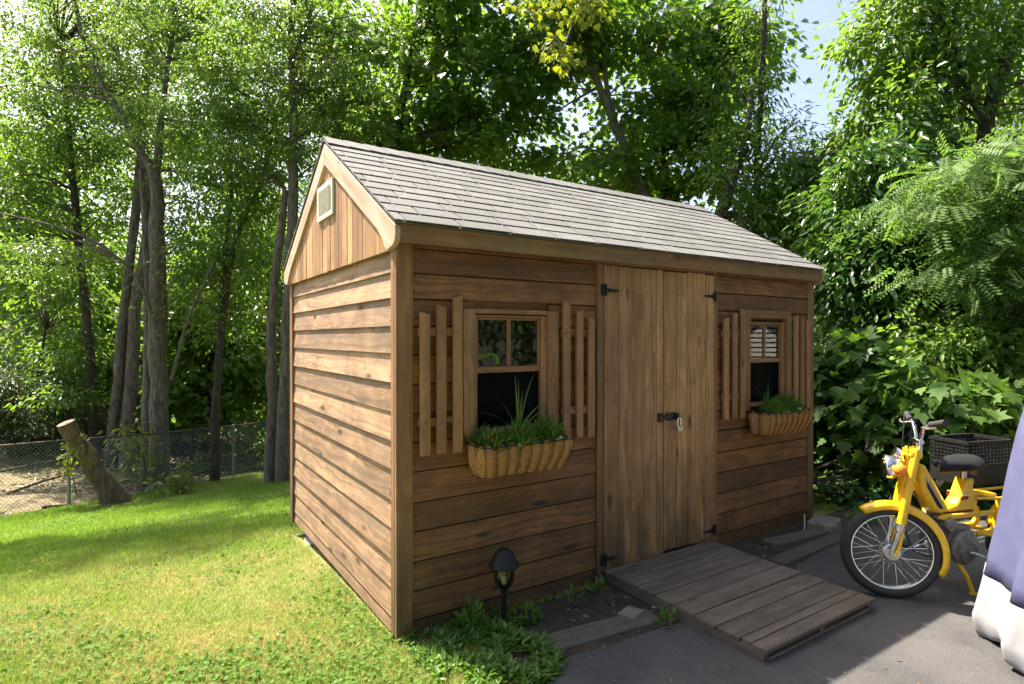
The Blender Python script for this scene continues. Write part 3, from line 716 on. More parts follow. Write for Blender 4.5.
bushy('bedding_plant', (.80, -.13, .915), (.12, .08, .135), 640, .045, 'lance', M['weed'], 'bushy green plant at the right end of the left window basket', 'plant', G, .5, 1.)
bushy('bedding_plant', (.44, -.06, .93), (.06, .04, .10), 110, .032, 'ovate', M['leaf_ivy'], 'small leaved plant against the wall behind the left basket rim', 'plant', G, .6)
bushy('bedding_plant', (2.87, -.14, .915), (.11, .075, .12), 520, .055, 'blade', M['weed'], 'fine leaved green plant at the left end of the right window basket', 'plant', G, .7, .09)
bushy('bedding_plant', (3.04, -.13, .915), (.13, .08, .14), 640, .045, 'lance', M['weed'], 'bushy bright green plant in the middle of the right window basket', 'plant', G, .5)
bushy('bedding_plant', (3.2, -.12, .915), (.09, .07, .085), 360, .036, 'lance', M['leaf_mid'], 'small green plant at the right end of the right window basket', 'plant', G, .5)
blades_plant('ornamental_grass', (2.86, -.10, .92), 14, .30, .02, .5, .006, M['leaf_ivy'], 'thin dark arching grass standing in the right window basket', 'plant')
blades_plant('ornamental_grass', (3.27, -.12, .92), 9, .26, .02, .9, .005, M['leaf_mid'], 'wispy arching grass leaning past the right end of the right basket', 'plant')
def flower(name, pos_, r, mat, lab, n=26):
    root = empty(name, pos_); tag(root, lab, 'flower')
    n_ = n; p = unit(rng.normal(size=(n_, 3)))*np.array([1.3, 1, .7])*r; leaves('petals', np.array(pos_)+p, unit(p), unit(rng.normal(size=(n_, 3))+[0, 0, .6]), r*rng.uniform(.8, 1.2, n_), 'clover', mat, root, True)
    mb = MB(); mb.tube([tuple(pos_), (pos_[0]+.008, pos_[1]+.01, pos_[2]-.06), (pos_[0]+.01, pos_[1]+.01, .905)], .0022, n=5); mb.build('stem', M['weed'], root, world=True)
flower('red_flower', (.645, -.135, 1.005), .017, M['red'], 'larger red flower at the foot of the tall spike plant')
flower('red_flower', (.60, -.115, 1.0), .010, M['red'], 'small red bloom just left of the larger red flower')
flower('red_flower', (.452, -.165, .985), .013, M['red'], 'red flower among the leaves at the left end of the left basket')
for i, (x, y, z, l_) in enumerate([(.86, -.20, .955, 'tiny white flower near the right end of the left basket'), (.575, -.22, .945, 'tiny white flowers on the front rim of the left basket'),
                                   (2.93, -.21, .95, 'tiny white flower on the front of the right basket'), (3.10, -.21, .965, 'tiny white flower halfway along the right basket')]):
    flower('white_flower', (x, y, z), .008, M['whitepetal'], l_, 14)

# ---------------------------------------------------------------- path light, ramp, timbers
pl = empty('path_light', (.533, -.14, 0)); tag(pl, 'black solar path light standing in the weeds before the shed wall', 'path light')
c0 = (.533, -.14, 0)
mb = MB(); mb.lathe([(.0, .40), (.026, .40), (.03, .392), (.036, .388), (.052, .372), (.062, .345), (.078, .322), (.082, .314), (.080, .309), (.05, .306), (.0, .305)], c0, n=32); mb.build('cap', M['black'], pl, smooth=True, world=True)
mb = MB(); mb.lathe([(.046, .304), (.047, .26), (.043, .235), (.032, .215), (.018, .207)], c0, n=28); mb.build('globe', M['lampglass'], pl, smooth=True, world=True)
mb = MB()
for i in range(6):
    an = i*math.pi/3+.3; ca, sa = math.cos(an), math.sin(an)
    mb.tube([(c0[0]+ca*r, c0[1]+sa*r, h) for r, h in ((.052, .312), (.052, .262), (.046, .228), (.034, .207), (.016, .196))], .0035, n=6)
mb.lathe([(.0, .212), (.02, .21), (.03, .204), (.022, .19), (.014, .17), (.0125, .02)], c0, n=20); mb.build('cage', M['black'], pl, smooth=True, world=True)
mb = MB(); mb.lathe([(.0, .262), (.012, .258), (.014, .235), (.010, .212)], c0, n=14); mb.build('bulb', M['white'], pl, smooth=True, world=True)
mb = MB(); mb.lathe([(.0115, .19), (.0115, -.05), (.0, -.09)], c0, n=14); mb.build('post', M['black'], pl, smooth=True, world=True)

ramp = empty('ramp', (1.8, -.56, 0)); tag(ramp, 'low weathered plank ramp in front of the shed double doors', 'ramp')
rx0, rx1, ry0, ry1 = 1.335, 2.315, -1.105, -.018; nP = 8; wdt = (ry1-ry0)/nP
mb = MB()
for i in range(nP):
    a = ry0+i*wdt; o_ = random.uniform(-.002, .002)
    if i == 0: mb.box(rx0-.006, rx1+.004, a-.004, a+wdt*.55, .052+o_, .072+o_); mb.box(rx0+.002, rx1-.004, a+wdt*.58, a+wdt-.004, .053+o_, .073+o_)
    else: mb.box(rx0-.004+random.uniform(-.006, .004), rx1+random.uniform(-.006, .006), a+.002, a+wdt-.005, .053+o_, .074+o_)
mb.build('deck', M['pallet'], ramp, bevel=.003, world=True)
for a, b in ((rx0, rx0+.035), (1.80, 1.84), (rx1-.04, rx1-.005)):
    mb = MB(); mb.box(a, b, ry0+.012, ry1, .004, .0515); mb.build('stringer', M['pallet'], ramp, bevel=.003, world=True)
mb = MB(); mb.box(rx0+.037, rx1-.042, ry0+.008, ry0+.10, .0095, .021); mb.build('bottom_board', M['pallet'], ramp, bevel=.002, world=True)
mb = MB(); mb.obox((.90, -.455, -.012), (1, -.11, 0), (.11, 1, 0), (0, 0, 1), .36, .075, .03); thing1(mb, 'timber_edging', M['oldtie'], 'dark weathered timber lying flush between weeds and driveway left of ramp', 'timber', bevel=.01)
mb = MB(); mb.obox((2.98, -.40, -.008), (1, .06, 0), (-.06, 1, 0), (0, 0, 1), .52, .06, .035); thing1(mb, 'timber_edging', M['oldtie'], 'dark weathered timber on the soil below the right window', 'timber', bevel=.01)
mb = MB(); mb.obox((3.05, -.24, .02), (1, -.12, 0), (.12, 1, 0), (0, 0, 1), .34, .05, .02); thing1(mb, 'board', M['oldtie'], 'short loose board lying between timber and right end of shed', 'board', bevel=.006)
mb = MB(); mb.obox((3.42, -.22, .04), (1, .25, .03), (-.25, 1, 0), (0, 0, 1), .12, .09, .04); thing1(mb, 'stone_slab', M['stone'], 'flat grey stone on the soil by the right corner of the shed', 'stone', bevel=.012)
mb = MB(); mb.obox((1.16, -.42, .012), (1, .3, 0), (-.3, 1, 0), (0, 0, 1), .06, .045, .014); thing1(mb, 'stone_slab', M['stone'], 'small flat stone on the dirt just left of the ramp', 'stone', bevel=.008)
mb = MB(); mb.tube([(3.24, -.17, .0), (3.235, -.172, .14)], .004, n=6); thing1(mb, 'stake', M['white'], 'thin pale stake upright in the soil below the right window', 'stake')

# ---------------------------------------------------------------- moped (local x: forward, y: its left side, z: up)
mp = empty('moped', (3.527, -1.363, .006), math.atan2(.308, -.951)); mp.rotation_euler.x = R(-4)
tag(mp, 'yellow vintage moped parked on its stand at the edge of the driveway', 'moped')
def part(mb, name, mat, parent=mp, **k): return mb.build(name, mat, parent, **k)
WR = .262
def wheel(cx, steer, hubr):
    ax = Vector((math.sin(steer), math.cos(steer), 0)); c = Vector((cx, 0, WR)); ref = Vector((math.cos(steer), -math.sin(steer), 0))
    mb = MB(); mb.torus(c, ax, WR-.030, .030, 64, 12, ref=ref); ty = part(mb, 'tyre', M['rubber'], smooth=True)
    mb = MB()
    for s_ in (-1, 1): mb.torus(c+ax*.016*s_, ax, WR-.055, .0055, 64, 8, ref=ref)
    mb.lathe([(WR-.052, -.016), (WR-.062, -.006), (WR-.062, .006), (WR-.052, .016)], c, ax, 64); part(mb, 'rim', M['chrome'], smooth=True)
    mb = MB(); b = ax.cross(ref)
    for i in range(36):
        s_ = 1 if i % 2 else -1; a0 = 2*math.pi*i/36; a1 = a0+(.55 if (i//2) % 2 else -.55)
        p0 = c+ax*.026*s_+(ref*math.cos(a1)+b*math.sin(a1))*hubr*.8; p1 = c+ax*.003*s_+(ref*math.cos(a0)+b*math.sin(a0))*(WR-.06)
        mb.tube([p0, p1], .0013, n=5)
    part(mb, 'spokes', M['chrome'])
    mb = MB(); mb.lathe([(.0, -.05), (.012, -.05), (.012, -.034), (hubr, -.030), (hubr, -.022), (.022, -.018), (.022, .018), (hubr*.9, .022), (hubr, .030), (hubr*.82, .036), (hubr*.8, .033), (.02, .035), (.018, .05), (.0, .052)], c, ax, 36)
    part(mb, 'hub', M['alu'], smooth=True)
    return c, ax, ref
st = 0.
mark0 = set(bpy.data.objects)
c, ax, ref = wheel(1.0, st, .052)
def fender(cx, a0, a1, steer, rad):
    ref = Vector((math.cos(steer), -math.sin(steer), 0)); ax = Vector((math.sin(steer), math.cos(steer), 0)); V = []; n = 40; pr = [(-.040, -.035), (-.038, -.010), (-.024, .006), (0, .011), (.024, .006), (.038, -.010), (.040, -.035)]
    for i in range(n+1):
        a = a0+(a1-a0)*i/n; d = ref*math.cos(a)+Vector((0, 0, 1))*math.sin(a); fl = .35+.65*min(1, min(i, n-i)/5+.3)
        for s_, h in pr: V.append(Vector((cx, 0, WR))+ax*s_*fl+d*(rad+h))
    mb = MB(); mb.poly(V, [(i*7+j, i*7+j+1, i*7+j+8, i*7+j+7) for i in range(n) for j in range(6)])
    o = part(mb, 'mudguard', M['yellow'], smooth=True); m_ = o.modifiers.new('s', 'SOLIDIFY'); m_.thickness = .002
fender(1.0, R(56), R(204), st, WR+.018)
# fork: two legs, stays and slider ends
top = Vector((.895, 0, .83)); axle = Vector((1.0, 0, WR)); fdir = (axle-top).normalized()
for s_ in (-1, 1):
    o_ = ax*.058*s_
    mb = MB(); mb.tube([top+o_+fdir*-.03, top+o_, top+o_+fdir*.40], [.018, .0225, .0215], n=16); part(mb, 'fork_leg', M['yellow'], smooth=True)
    mb = MB(); mb.tube([top+o_+fdir*.401, top+o_+fdir*.44], .0225, n=14); mb.tube([top+o_+fdir*.441, axle+ax*.05*s_+Vector((.01, 0, .02))], .014, n=12); part(mb, 'fork_slider', M['alu'], smooth=True)
    mb = MB(); mb.tube([Vector((.925, 0, .57))+ax*.05*s_, Vector((.975, 0, .30))+ax*.054*s_, axle+ax*.052*s_+Vector((-.005, 0, -.01))], [.010, .011, .010], n=10); part(mb, 'fender_stay', M['yellow'], smooth=True)
mb = MB(); mb.obox(top+Vector((.0, 0, .0)), ax, fdir, ax.cross(fdir), .075, .02, .032); part(mb, 'fork_crown', M['yellow'], bevel=.012)
mb = MB(); mb.obox(top+fdir*.19+Vector((-.01, 0, 0)), ax, fdir, ax.cross(fdir), .066, .014, .024); part(mb, 'fork_bridge', M['yellow'], bevel=.008)
mb = MB(); mb.lathe([(.0, -.085), (.03, -.08), (.055, -.055), (.066, -.015), (.070, .012), (.066, .018)], (1.015, 0, .745), (.97, -.12, -.05), 28); hl = part(mb, 'headlight', M['chrome'], smooth=True)
mb = MB(); mb.lathe([(.064, .014), (.05, .026), (.0, .034)], (1.015, 0, .745), (.97, -.12, -.05), 28); mb.build('lens', M['lampglass'], hl, smooth=True)
mb = MB(); mb.lathe([(.0, -.04), (.022, -.036), (.034, -.01), (.034, .012), (.0, .014)], (.975, .0, .825), (.9, -.1, .45), 22); part(mb, 'speedometer', M['chrome'], smooth=True)
for s_ in (-1, 1):
    mb = MB(); mb.lathe([(.0, -.03), (.024, -.026), (.033, -.004), (.033, .01), (.022, .026), (.0, .030)], (.985, .095*s_, .745), (.95, .25*s_, 0), 22); t = part(mb, 'turn_signal', M['amber'], smooth=True)
    mb = MB(); mb.tube([(.945, .055*s_, .745), (.98, .08*s_, .745)], .006); mb.build('signal_stalk', M['chrome'], t)
# handlebars
for s_ in (-1, 1):
    mb = MB(); mb.tube([(.870, .022*s_, .83), (.866, .03*s_, .88), (.862, .045*s_, .94), (.860, .075*s_, .985), (.855, .12*s_, 1.005), (.845, .20*s_, 1.02)], .0105, n=12); part(mb, 'handlebar', M['chrome'], smooth=True)
    mb = MB(); mb.tube([(.854, .14*s_, 1.009), (.847, .19*s_, 1.019), (.830, .265*s_, 1.036)], [.0165, .0155, .0165], n=14); part(mb, 'grip', M['rubber'], smooth=True)
    mb = MB(); mb.tube([(.858, .11*s_, 1.0), (.895, .14*s_, .99), (.89, .19*s_, .99), (.87, .25*s_, 1.0)], .0055, n=8); part(mb, 'brake_lever', M['alu'], smooth=True)
    mb = MB(); mb.tube([(.87, .16*s_, 1.0), (.90, .10*s_, 1.04), (.915, .06*s_, .98), (.93, .045*s_, .85), (.90, .03*s_, .70), (.93, .045*s_, .60), (.96, .06*s_, .45)], .0035, n=6); part(mb, 'cable', M['black'], smooth=True)
mb = MB(); mb.obox((.868, 0, .90), (0, 1, 0), (1, 0, 0), (0, 0, 1), .06, .014, .012); mb.obox((.868, 0, .86), (0, 1, 0), (1, 0, 0), (0, 0, 1), .03, .017, .028); part(mb, 'stem_clamp', M['chrome'], bevel=.005)
# the bars and wheel are turned away from the house: swing the whole front end about the steering head
turn = Matrix.Translation(top) @ Matrix.Rotation(R(-31), 4, -fdir) @ Matrix.Translation(-top)
for o in set(bpy.data.objects)-mark0:
    if o.type == 'MESH': o.data.transform(turn)
mb = MB(); mb.tube([top+fdir*.02, top+fdir*.245], .026, n=16); part(mb, 'head_tube', M['yellow'], smooth=True)
wheel(0., 0., .05); fender(0., R(20), R(200), 0., WR+.018)
# pressed frame: tank panel, seat tube, spine and stays
def slabpart(name, prof, hw, mat, bevel=.018, y0=0.):
    mb = MB(); mb.prism(prof, 'y', y0-hw, y0+hw); return part(mb, name, mat, bevel=bevel, smooth=True)
slabpart('tank', [(.880, .760), (.845, .775), (.815, .735), (.655, .520), (.645, .485), (.690, .470), (.755, .485), (.865, .640)], .05, M['yellow'])
for s_ in (-1, 1): slabpart('tank_badge', [(.835, .685), (.812, .672), (.690, .510), (.715, .505), (.74, .525), (.825, .64)], .001, M['black'], .0004, .0512*s_)
for s_ in (-1, 1): slabpart('tank_stripe', [(.842, .690), (.838, .700), (.690, .507), (.697, .507)], .0012, M['alu'], .0004, .0514*s_)
slabpart('body_panel', [(.70, .475), (.64, .50), (.575, .515), (.545, .56), (.505, .665), (.455, .665), (.462, .62), (.44, .545), (.42, .475)], .042, M['yellow'], .014)
for s_ in (-1, 1):
    slabpart('badge', [(.56, .545), (.50, .545), (.50, .565), (.555, .565)], .0008, M['red'], .0003, .0432*s_)
    slabpart('decal', [(.555, .57), (.50, .57), (.50, .575), (.553, .575)], .0008, M['white'], .0003, .0432*s_)
    slabpart('frame_rail', [(.74, .455), (.70, .473), (.35, .472), (.285, .45), (.27, .40), (.275, .355), (.31, .325), (.43, .325), (.43, .352), (.325, .355), (.305, .375), (.305, .425), (.34, .443), (.70, .443)], .012, M['yellow'], .006, .055*s_)
slabpart('rear_frame', [(.455, .590), (.25, .556), (.25, .535), (.345, .545), (.40, .555), (.43, .52), (.45, .52)], .030, M['yellow'], .01)
for s_ in (-1, 1):
    mb = MB(); mb.tube([(.30, .065*s_, .545), (.295, .07*s_, .50), (.30, .068*s_, .43)], .014, n=12); part(mb, 'shock', M['yellow'], smooth=True)
    mb = MB(); mb.tube([(.41, .06*s_, .34), (.20, .07*s_, .30), (0, .075*s_, WR)], .013, n=10); part(mb, 'swing_arm', M['yellow'], smooth=True)
for s_ in (-1, 1):
    mb = MB(); mb.tube([(.44, .045*s_, .548), (.30, .075*s_, .548), (-.14, .08*s_, .548), (-.16, .0, .548)], .009, n=10); mb.tube([(-.05, .08*s_, .548), (0, .08*s_, .30)], .008, n=8); part(mb, 'rack', M['yellow'], smooth=True)
# saddle
V = []; ns = 12; prof = [(.715, .03), (.68, .042), (.63, .055), (.58, .075), (.52, .098), (.455, .098), (.43, .07)]
for i, (x, hw) in enumerate(prof):
    zt = .775+.02*(i/6)
    for j in range(ns):
        an = 2*math.pi*j/ns; V.append((x, hw*math.cos(an), zt-.03+(.032 if math.sin(an) > 0 else .05)*math.sin(an)))
mb = MB(); mb.poly(V, [(i*ns+j, i*ns+(j+1) % ns, (i+1)*ns+(j+1) % ns, (i+1)*ns+j) for i in range(6) for j in range(ns)]+[tuple(range(ns)), tuple(6*ns+j for j in range(ns))]); part(mb, 'saddle', M['seat'], smooth=True)
mb = MB(); mb.tube([(.492, 0, .64), (.50, 0, .755)], .016, n=12); part(mb, 'seat_post', M['chrome'], smooth=True)
for s_ in (-1, 1): mb = MB(); mb.lathe([(.0, -.02), (.018, -.02), (.02, .02), (.0, .02)], (.49, .05*s_, .72), (0, 0, 1), 14); part(mb, 'saddle_spring', M['leather'], smooth=True)
# engine, cover, crank and exhaust
mb = MB(); mb.lathe([(.0, .0), (.095, .0), (.10, .012), (.10, .03), (.088, .042), (.03, .046), (.0, .046)], (.54, .05, .27), (0, 1, 0), 36); part(mb, 'engine_cover', M['engine'], smooth=True)
mb = MB(); mb.obox((.55, 0, .31), (1, 0, .1), (0, 1, 0), (-.1, 0, 1), .085, .05, .085); part(mb, 'crankcase', M['engine'], bevel=.02)
mb = MB()
for i in range(7): mb.obox((.665+.014*i, .0, .355+.011*i), (.79, 0, .61), (0, 1, 0), (-.61, 0, .79), .003, .055, .055)
mb.tube([(.64, 0, .335), (.775, 0, .44)], .035, n=14); part(mb, 'cylinder', M['engine'], bevel=.002)
mb = MB(); mb.lathe([(.0, -.035), (.035, -.03), (.042, 0), (.035, .03), (.0, .035)], (.66, .055, .42), (0, 1, 0), 20); part(mb, 'carburettor', M['engine'], smooth=True)
mb = MB(); mb.tube([(.74, -.03, .36), (.70, -.06, .25), (.60, -.085, .20), (.30, -.10, .20), (-.15, -.105, .24)], [.014, .015, .018, .027, .027], n=12); part(mb, 'exhaust', M['chrome'], smooth=True)
for s_ in (-1, 1):
    mb = MB(); mb.tube([(.535, .10*s_, .25), (.535-.02*s_, .112*s_, .25), (.535-.15*s_, .118*s_, .20)], .009, n=8); pc = part(mb, 'crank', M['chrome'], smooth=True)
    mb = MB(); mb.obox((.535-.15*s_, .155*s_, .20), (0, 1, 0), (1, 0, 0), (0, 0, 1), .035, .03, .010); mb.build('pedal', M['rubber'], pc, bevel=.004)
mb = MB(); mb.lathe([(.062, -.003), (.066, 0), (.062, .003)], (.535, .098, .25), (0, 1, 0), 30); mb.torus((.535, .098, .25), (0, 1, 0), .06, .004, 30, 6); part(mb, 'chainring', M['engine'], smooth=True)
for s_ in (-1, 1):
    mb = MB(); mb.tube([(.60, .05*s_, .22), (.55, .10*s_, .12), (.515, .125*s_, .010)], [.012, .012, .013], n=10); mb.tube([(.535, .118*s_, .012), (.47, .135*s_, .010)], .011, n=8); part(mb, 'stand', M['yellow'], smooth=True)
mb = MB(); mb.tube([(.96, .045, .40), (.90, .05, .28), (.80, .055, .235), (.72, .05, .24)], .004, n=6); mb.tube([(.90, .03, .62), (.84, .04, .5), (.72, .055, .43)], .004, n=6); mb.tube([(.90, -.03, .6), (.80, 0.02, .46), (.64, .05, .36)], .0045, n=6); part(mb, 'wiring', M['black'], smooth=True)
mb = MB(); mb.obox((-.30+.02, 0, .5), (1, 0, 0), (0, 1, 0), (0, 0, 1), .015, .03, .02); part(mb, 'tail_light', M['red'], bevel=.005)
# milk crate strapped across the rack: its own thing
mw = Matrix.LocRotScale(mp.location, mp.rotation_euler, None)
ck = empty('milk_crate', mw @ Vector((.155, -.205, .560)), mp.rotation_euler.z); tag(ck, 'black plastic milk crate with grid sides sitting on the moped rack', 'crate')
hx, hy, hz = .18, .12, .275
mb = MB(); T_ = .004
for z in (0, .012, .045): pass
def side_grid(mb, p, u, ln, z0, z1, n):
    u = Vector(u)
    for i in range(n+1): mb.obox(Vector(p)+u*(ln*i/n)+Vector((0, 0, (z0+z1)/2)), u, Vector((0, 0, 1)), u.cross(Vector((0, 0, 1))), .0035, (z1-z0)/2, .004)
    for z in np.linspace(z0, z1, 7): mb.obox(Vector(p)+u*ln/2+Vector((0, 0, float(z))), u, Vector((0, 0, 1)), u.cross(Vector((0, 0, 1))), ln/2, .0035, .005)
for nm, p, u, ln in (('crate_side', (-hx, hy, 0), (1, 0, 0), 2*hx), ('crate_side', (-hx, -hy, 0), (1, 0, 0), 2*hx), ('crate_side', (hx, -hy, 0), (0, 1, 0), 2*hy), ('crate_side', (-hx, -hy, 0), (0, 1, 0), 2*hy)):
    mb = MB(); side_grid(mb, p, u, ln, .125, hz-.02, 13 if ln > .35 else 10)
    uu = Vector(u); cc = Vector(p)+uu*ln/2; n_ = uu.cross(Vector((0, 0, 1)))
    mb.obox(cc+Vector((0, 0, .062)), uu, n_, (0, 0, 1), ln/2+.004, .004, .06); mb.obox(cc+Vector((0, 0, hz-.010)), uu, n_, (0, 0, 1), ln/2+.008, .009, .010)
    mb.build(nm, M['black'], ck)
mb = MB(); mb.obox((0, 0, .005), (1, 0, 0), (0, 1, 0), (0, 0, 1), hx-.006, hy-.006, .004); mb.build('crate_floor', M['black'], ck)
# ---------------------------------------------------------------- covered motorcycle
CA = np.array([.77, .64]); CI = np.array([.64, -.77]); tip = np.array([3.01, -1.64])
V = []; prof_s = [(0, .003, .86), (.006, .08, .90), (.02, .15, .98), (.07, .24, 1.24), (.15, .30, 1.42), (.28, .345, 1.50), (.42, .37, 1.47), (.56, .375, 1.34), (.75, .37, 1.22), (.95, .35, 1.13), (1.08, .28, 1.04), (1.15, .20, .95), (1.19, .10, .86), (1.2, .003, .8)]
ss = np.concatenate([np.linspace(0, .2, 16), np.linspace(.22, 1.1, 44), np.linspace(1.115, 1.2, 14)]); NB = 12; NT = 26; na = 2*(NB+NT)-1
PS = np.array(prof_s); Vc = []
for s_ in ss:
    wv = np.interp(s_, PS[:, 0], PS[:, 1])*1.12; hv = np.interp(s_, PS[:, 0], PS[:, 2]); c = tip-CA*s_; zb = min(.285+.012*math.sin(s_*5), hv*.85)
    tzs = [zb*i/NB/hv for i in range(NB)]+list(np.sin(np.linspace(math.asin((zb/hv)**(1/.85)), math.pi/2, NT+1)[:-1])**.85)
    half = [(math.sqrt(max(0, 1-(t**(1/.85))**2))**1.0*(1-.30*t), t) for t in tzs]
    cols = [(x, t, 1) for x, t in half]+[(x, t, -1) for x, t in reversed(half)]
    for j, (x, tz, sg) in enumerate(cols):
        fold = min(1, wv/.3)**2*(.026*math.sin(s_*21+1.5*tz*sg)+.012*math.sin(s_*39+tz*4))*(1-tz)**.7+.010*math.sin(s_*8+tz*7)
        tuck = -.05*max(0, (.10-tz*hv)/.10)**1.5+.012*math.sin(s_*60)*max(0, (.12-tz*hv)/.12)
        off = wv*x*(1+.13*(1-tz)**3)+fold*min(1, x*3)+tuck
        z = .02+hv*tz*(1+.010*math.sin(s_*9+tz*4))+(.018*math.sin(s_*14)+.014 if j in (0, na) else 0)
        p = c-CI*off*sg; Vc.append((p[0], p[1], max(z, .012)))
Fc = []; mi_ = []
n1 = na+1
for i in range(len(ss)-1):
    for j in range(na): Fc.append((i*n1+j, i*n1+j+1, (i+1)*n1+j+1, (i+1)*n1+j))
Va = np.array(Vc)
def cover_mesh(name, sel, parent=None):
    used = sorted({i for f in sel for i in f}); mp_ = {u: i for i, u in enumerate(used)}
    mb = MB(); mb.poly([Vc[u] for u in used], [tuple(mp_[i] for i in f) for f in sel]); return mb.build(name, M['blue_cover'] if name != 'lower_panel' else M['silver_cover'], parent, smooth=True)
def isl(f):
    if len(f) > 4: return False
    j = min(i % n1 for i in f); return j < NB or j >= na-NB
cov = cover_mesh('fabric_cover', [f for f in Fc if not isl(f)]); tag(cov, 'blue and silver fabric cover draped over something tall at the right edge', 'cover')
lp_ = cover_mesh('lower_panel', [f for f in Fc if isl(f)], cov); lp_['label'] = 'silver lower band of the cover'
for o in (cov, lp_):
    m_ = o.modifiers.new('s', 'SOLIDIFY'); m_.thickness = .004

# ---------------------------------------------------------------- fence and leaning log
fen = empty('chain_link_fence', (*FA, float(gh(*FA)))); tag(fen, 'low chain link fence with grey posts along the foot of the lawn', 'fence')
posts = [FA+FD*2.97*k_ for k_ in range(-3, 4)]; rail = []
for p in posts:
    z = float(gh(*p)); mb = MB(); mb.lathe([(.0, 1.04), (.02, 1.035), (.030, 1.015), (.030, .99), (.025, .985), (.025, -.1)], (p[0], p[1], z), n=14); mb.build('post', M['galv'], fen, smooth=True, world=True); rail.append((p[0], p[1], z+1.0))
mb = MB(); rr = []
for a, b in zip(rail[:-1], rail[1:]):
    for t in np.linspace(0, 1, 6)[:-1]: rr.append(Vector(a).lerp(Vector(b), float(t))+Vector((0, 0, -.012*math.sin(math.pi*t))))
mb.tube(rr+[Vector(rail[-1])], .019, n=10); mb.build('top_rail', M['rusty'], fen, smooth=True, world=True)
Vw = []; Fw = []
for a, b in zip(rail[:-1], rail[1:]):
    a = Vector(a); b = Vector(b); pitch = .062; n = int((b-a).length/pitch)
    def pt(u, h): q = a.lerp(b, u); return q+Vector((0, 0, -1+h))
    for k_ in range(-16, n+1):
        for dr in (1, -1):
            u0, u1 = (k_, k_+16) if dr == 1 else (k_+16, k_)
            h0, h1 = 0., 1.; U0_, U1_ = u0/n, u1/n
            if U0_ < 0: h0 = -U0_/(U1_-U0_); U0_ = 0
            if U0_ > 1: h0 = (U0_-1)/(U0_-U1_); U0_ = 1
            if U1_ > 1: h1 = h0+(1-h0)*(1-U0_)/(U1_-U0_); U1_ = 1
            if U1_ < 0: h1 = h0+(1-h0)*(U0_)/(U0_-U1_); U1_ = 0
            p, q = pt(U0_, h0), pt(U1_, h1); t = (q-p).normalized(); sx = t.cross(Vector((*FN, 0))).normalized()*.0022; sn = Vector((*FN, 0))*.0022; bI = len(Vw)
            for e in (p, q): Vw += [e+sx, e-sx*.5+sn*.87, e-sx*.5-sn*.87]
            Fw += [(bI, bI+1, bI+4, bI+3), (bI+1, bI+2, bI+5, bI+4), (bI+2, bI, bI+3, bI+5)]
mb = MB(); mb.poly(Vw, Fw); mb.build('wire_mesh', M['galv'], fen, world=True)
lg = empty('leaning_log', at(112, 498, 8.75)); tag(lg, 'thick sawn off log leaning left against the chain link fence', 'log')
a, b = Vector(at(116, 503, 8.8)), Vector(at(67, 424, 8.3)); mb = MB(); n = 9
pp = [a.lerp(b, i/(n-1))+Vector((random.uniform(-.02, .02), 0, random.uniform(-.02, .02))) for i in range(n)]
mb.tube(pp, [.22, .175, .145, .13, .125, .12, .115, .115, .115], n=20, cap=False); mb.build('trunk', M['log'], lg, smooth=True, world=True)
mb = MB(); t = (pp[-1]-pp[-2]).normalized(); mb.lathe([(.0, .003), (.113, .0), (.115, -.01)], pp[-1], t, 20); mb.build('cut_face', M['cut'], lg, world=True)

# ---------------------------------------------------------------- trees
KX = SUN_AZ/math.tan(SUN_EL)
def sunlit(P):
    """points that would stand in the sun's way of the clearing: the lawn, shed roof and drive are sunlit in the place"""
    gx, gy = P[:, 0]-KX[0]*P[:, 2], P[:, 1]-KX[1]*P[:, 2]; wob = .35*np.sin(P[:, 0]*2.1+1)+.25*np.sin(P[:, 1]*3.3)
    lawn = (gx > -7.5) & (gx < np.where(gy > -.7, 3.75, 4.8)) & (gy > -6) & (gy < 2.15+wob-.12*(gx+.2))
    h = P[:, 2]-2.4; rx, ry = P[:, 0]-KX[0]*h, P[:, 1]-KX[1]*h
    for c, rad in CLEAR:
        q = P-c; t = q@SUN; lawn |= (np.linalg.norm(q-t[:, None]*SUN, axis=1) < rad*(.75+.5*np.sin(P[:, 0]*3+P[:, 2]*2)**2)) & (t > max(rad*.9, 2.6))
    return lawn | ((rx > -.5) & (rx < 3.9) & (ry > -.4) & (ry < 2.6) & (P[:, 2] > 2.2))
CLEAR = [(at(205, 385, 14), 1.7), (at(255, 370, 14.5), 1.3), (at(40, 340, 12.8), 1.2), (at(225, 270, 17), 2.), (at(60, 270, 18), 2.), (at(985, 310, 7.), 1.), (at(556, 45, 8.3), .55), (at(30, 480, 11), 1.0), (at(985, 410, 6.1), .75), (at(960, 190, 6.1), .8), (at(1020, 300, 6.5), .8)]
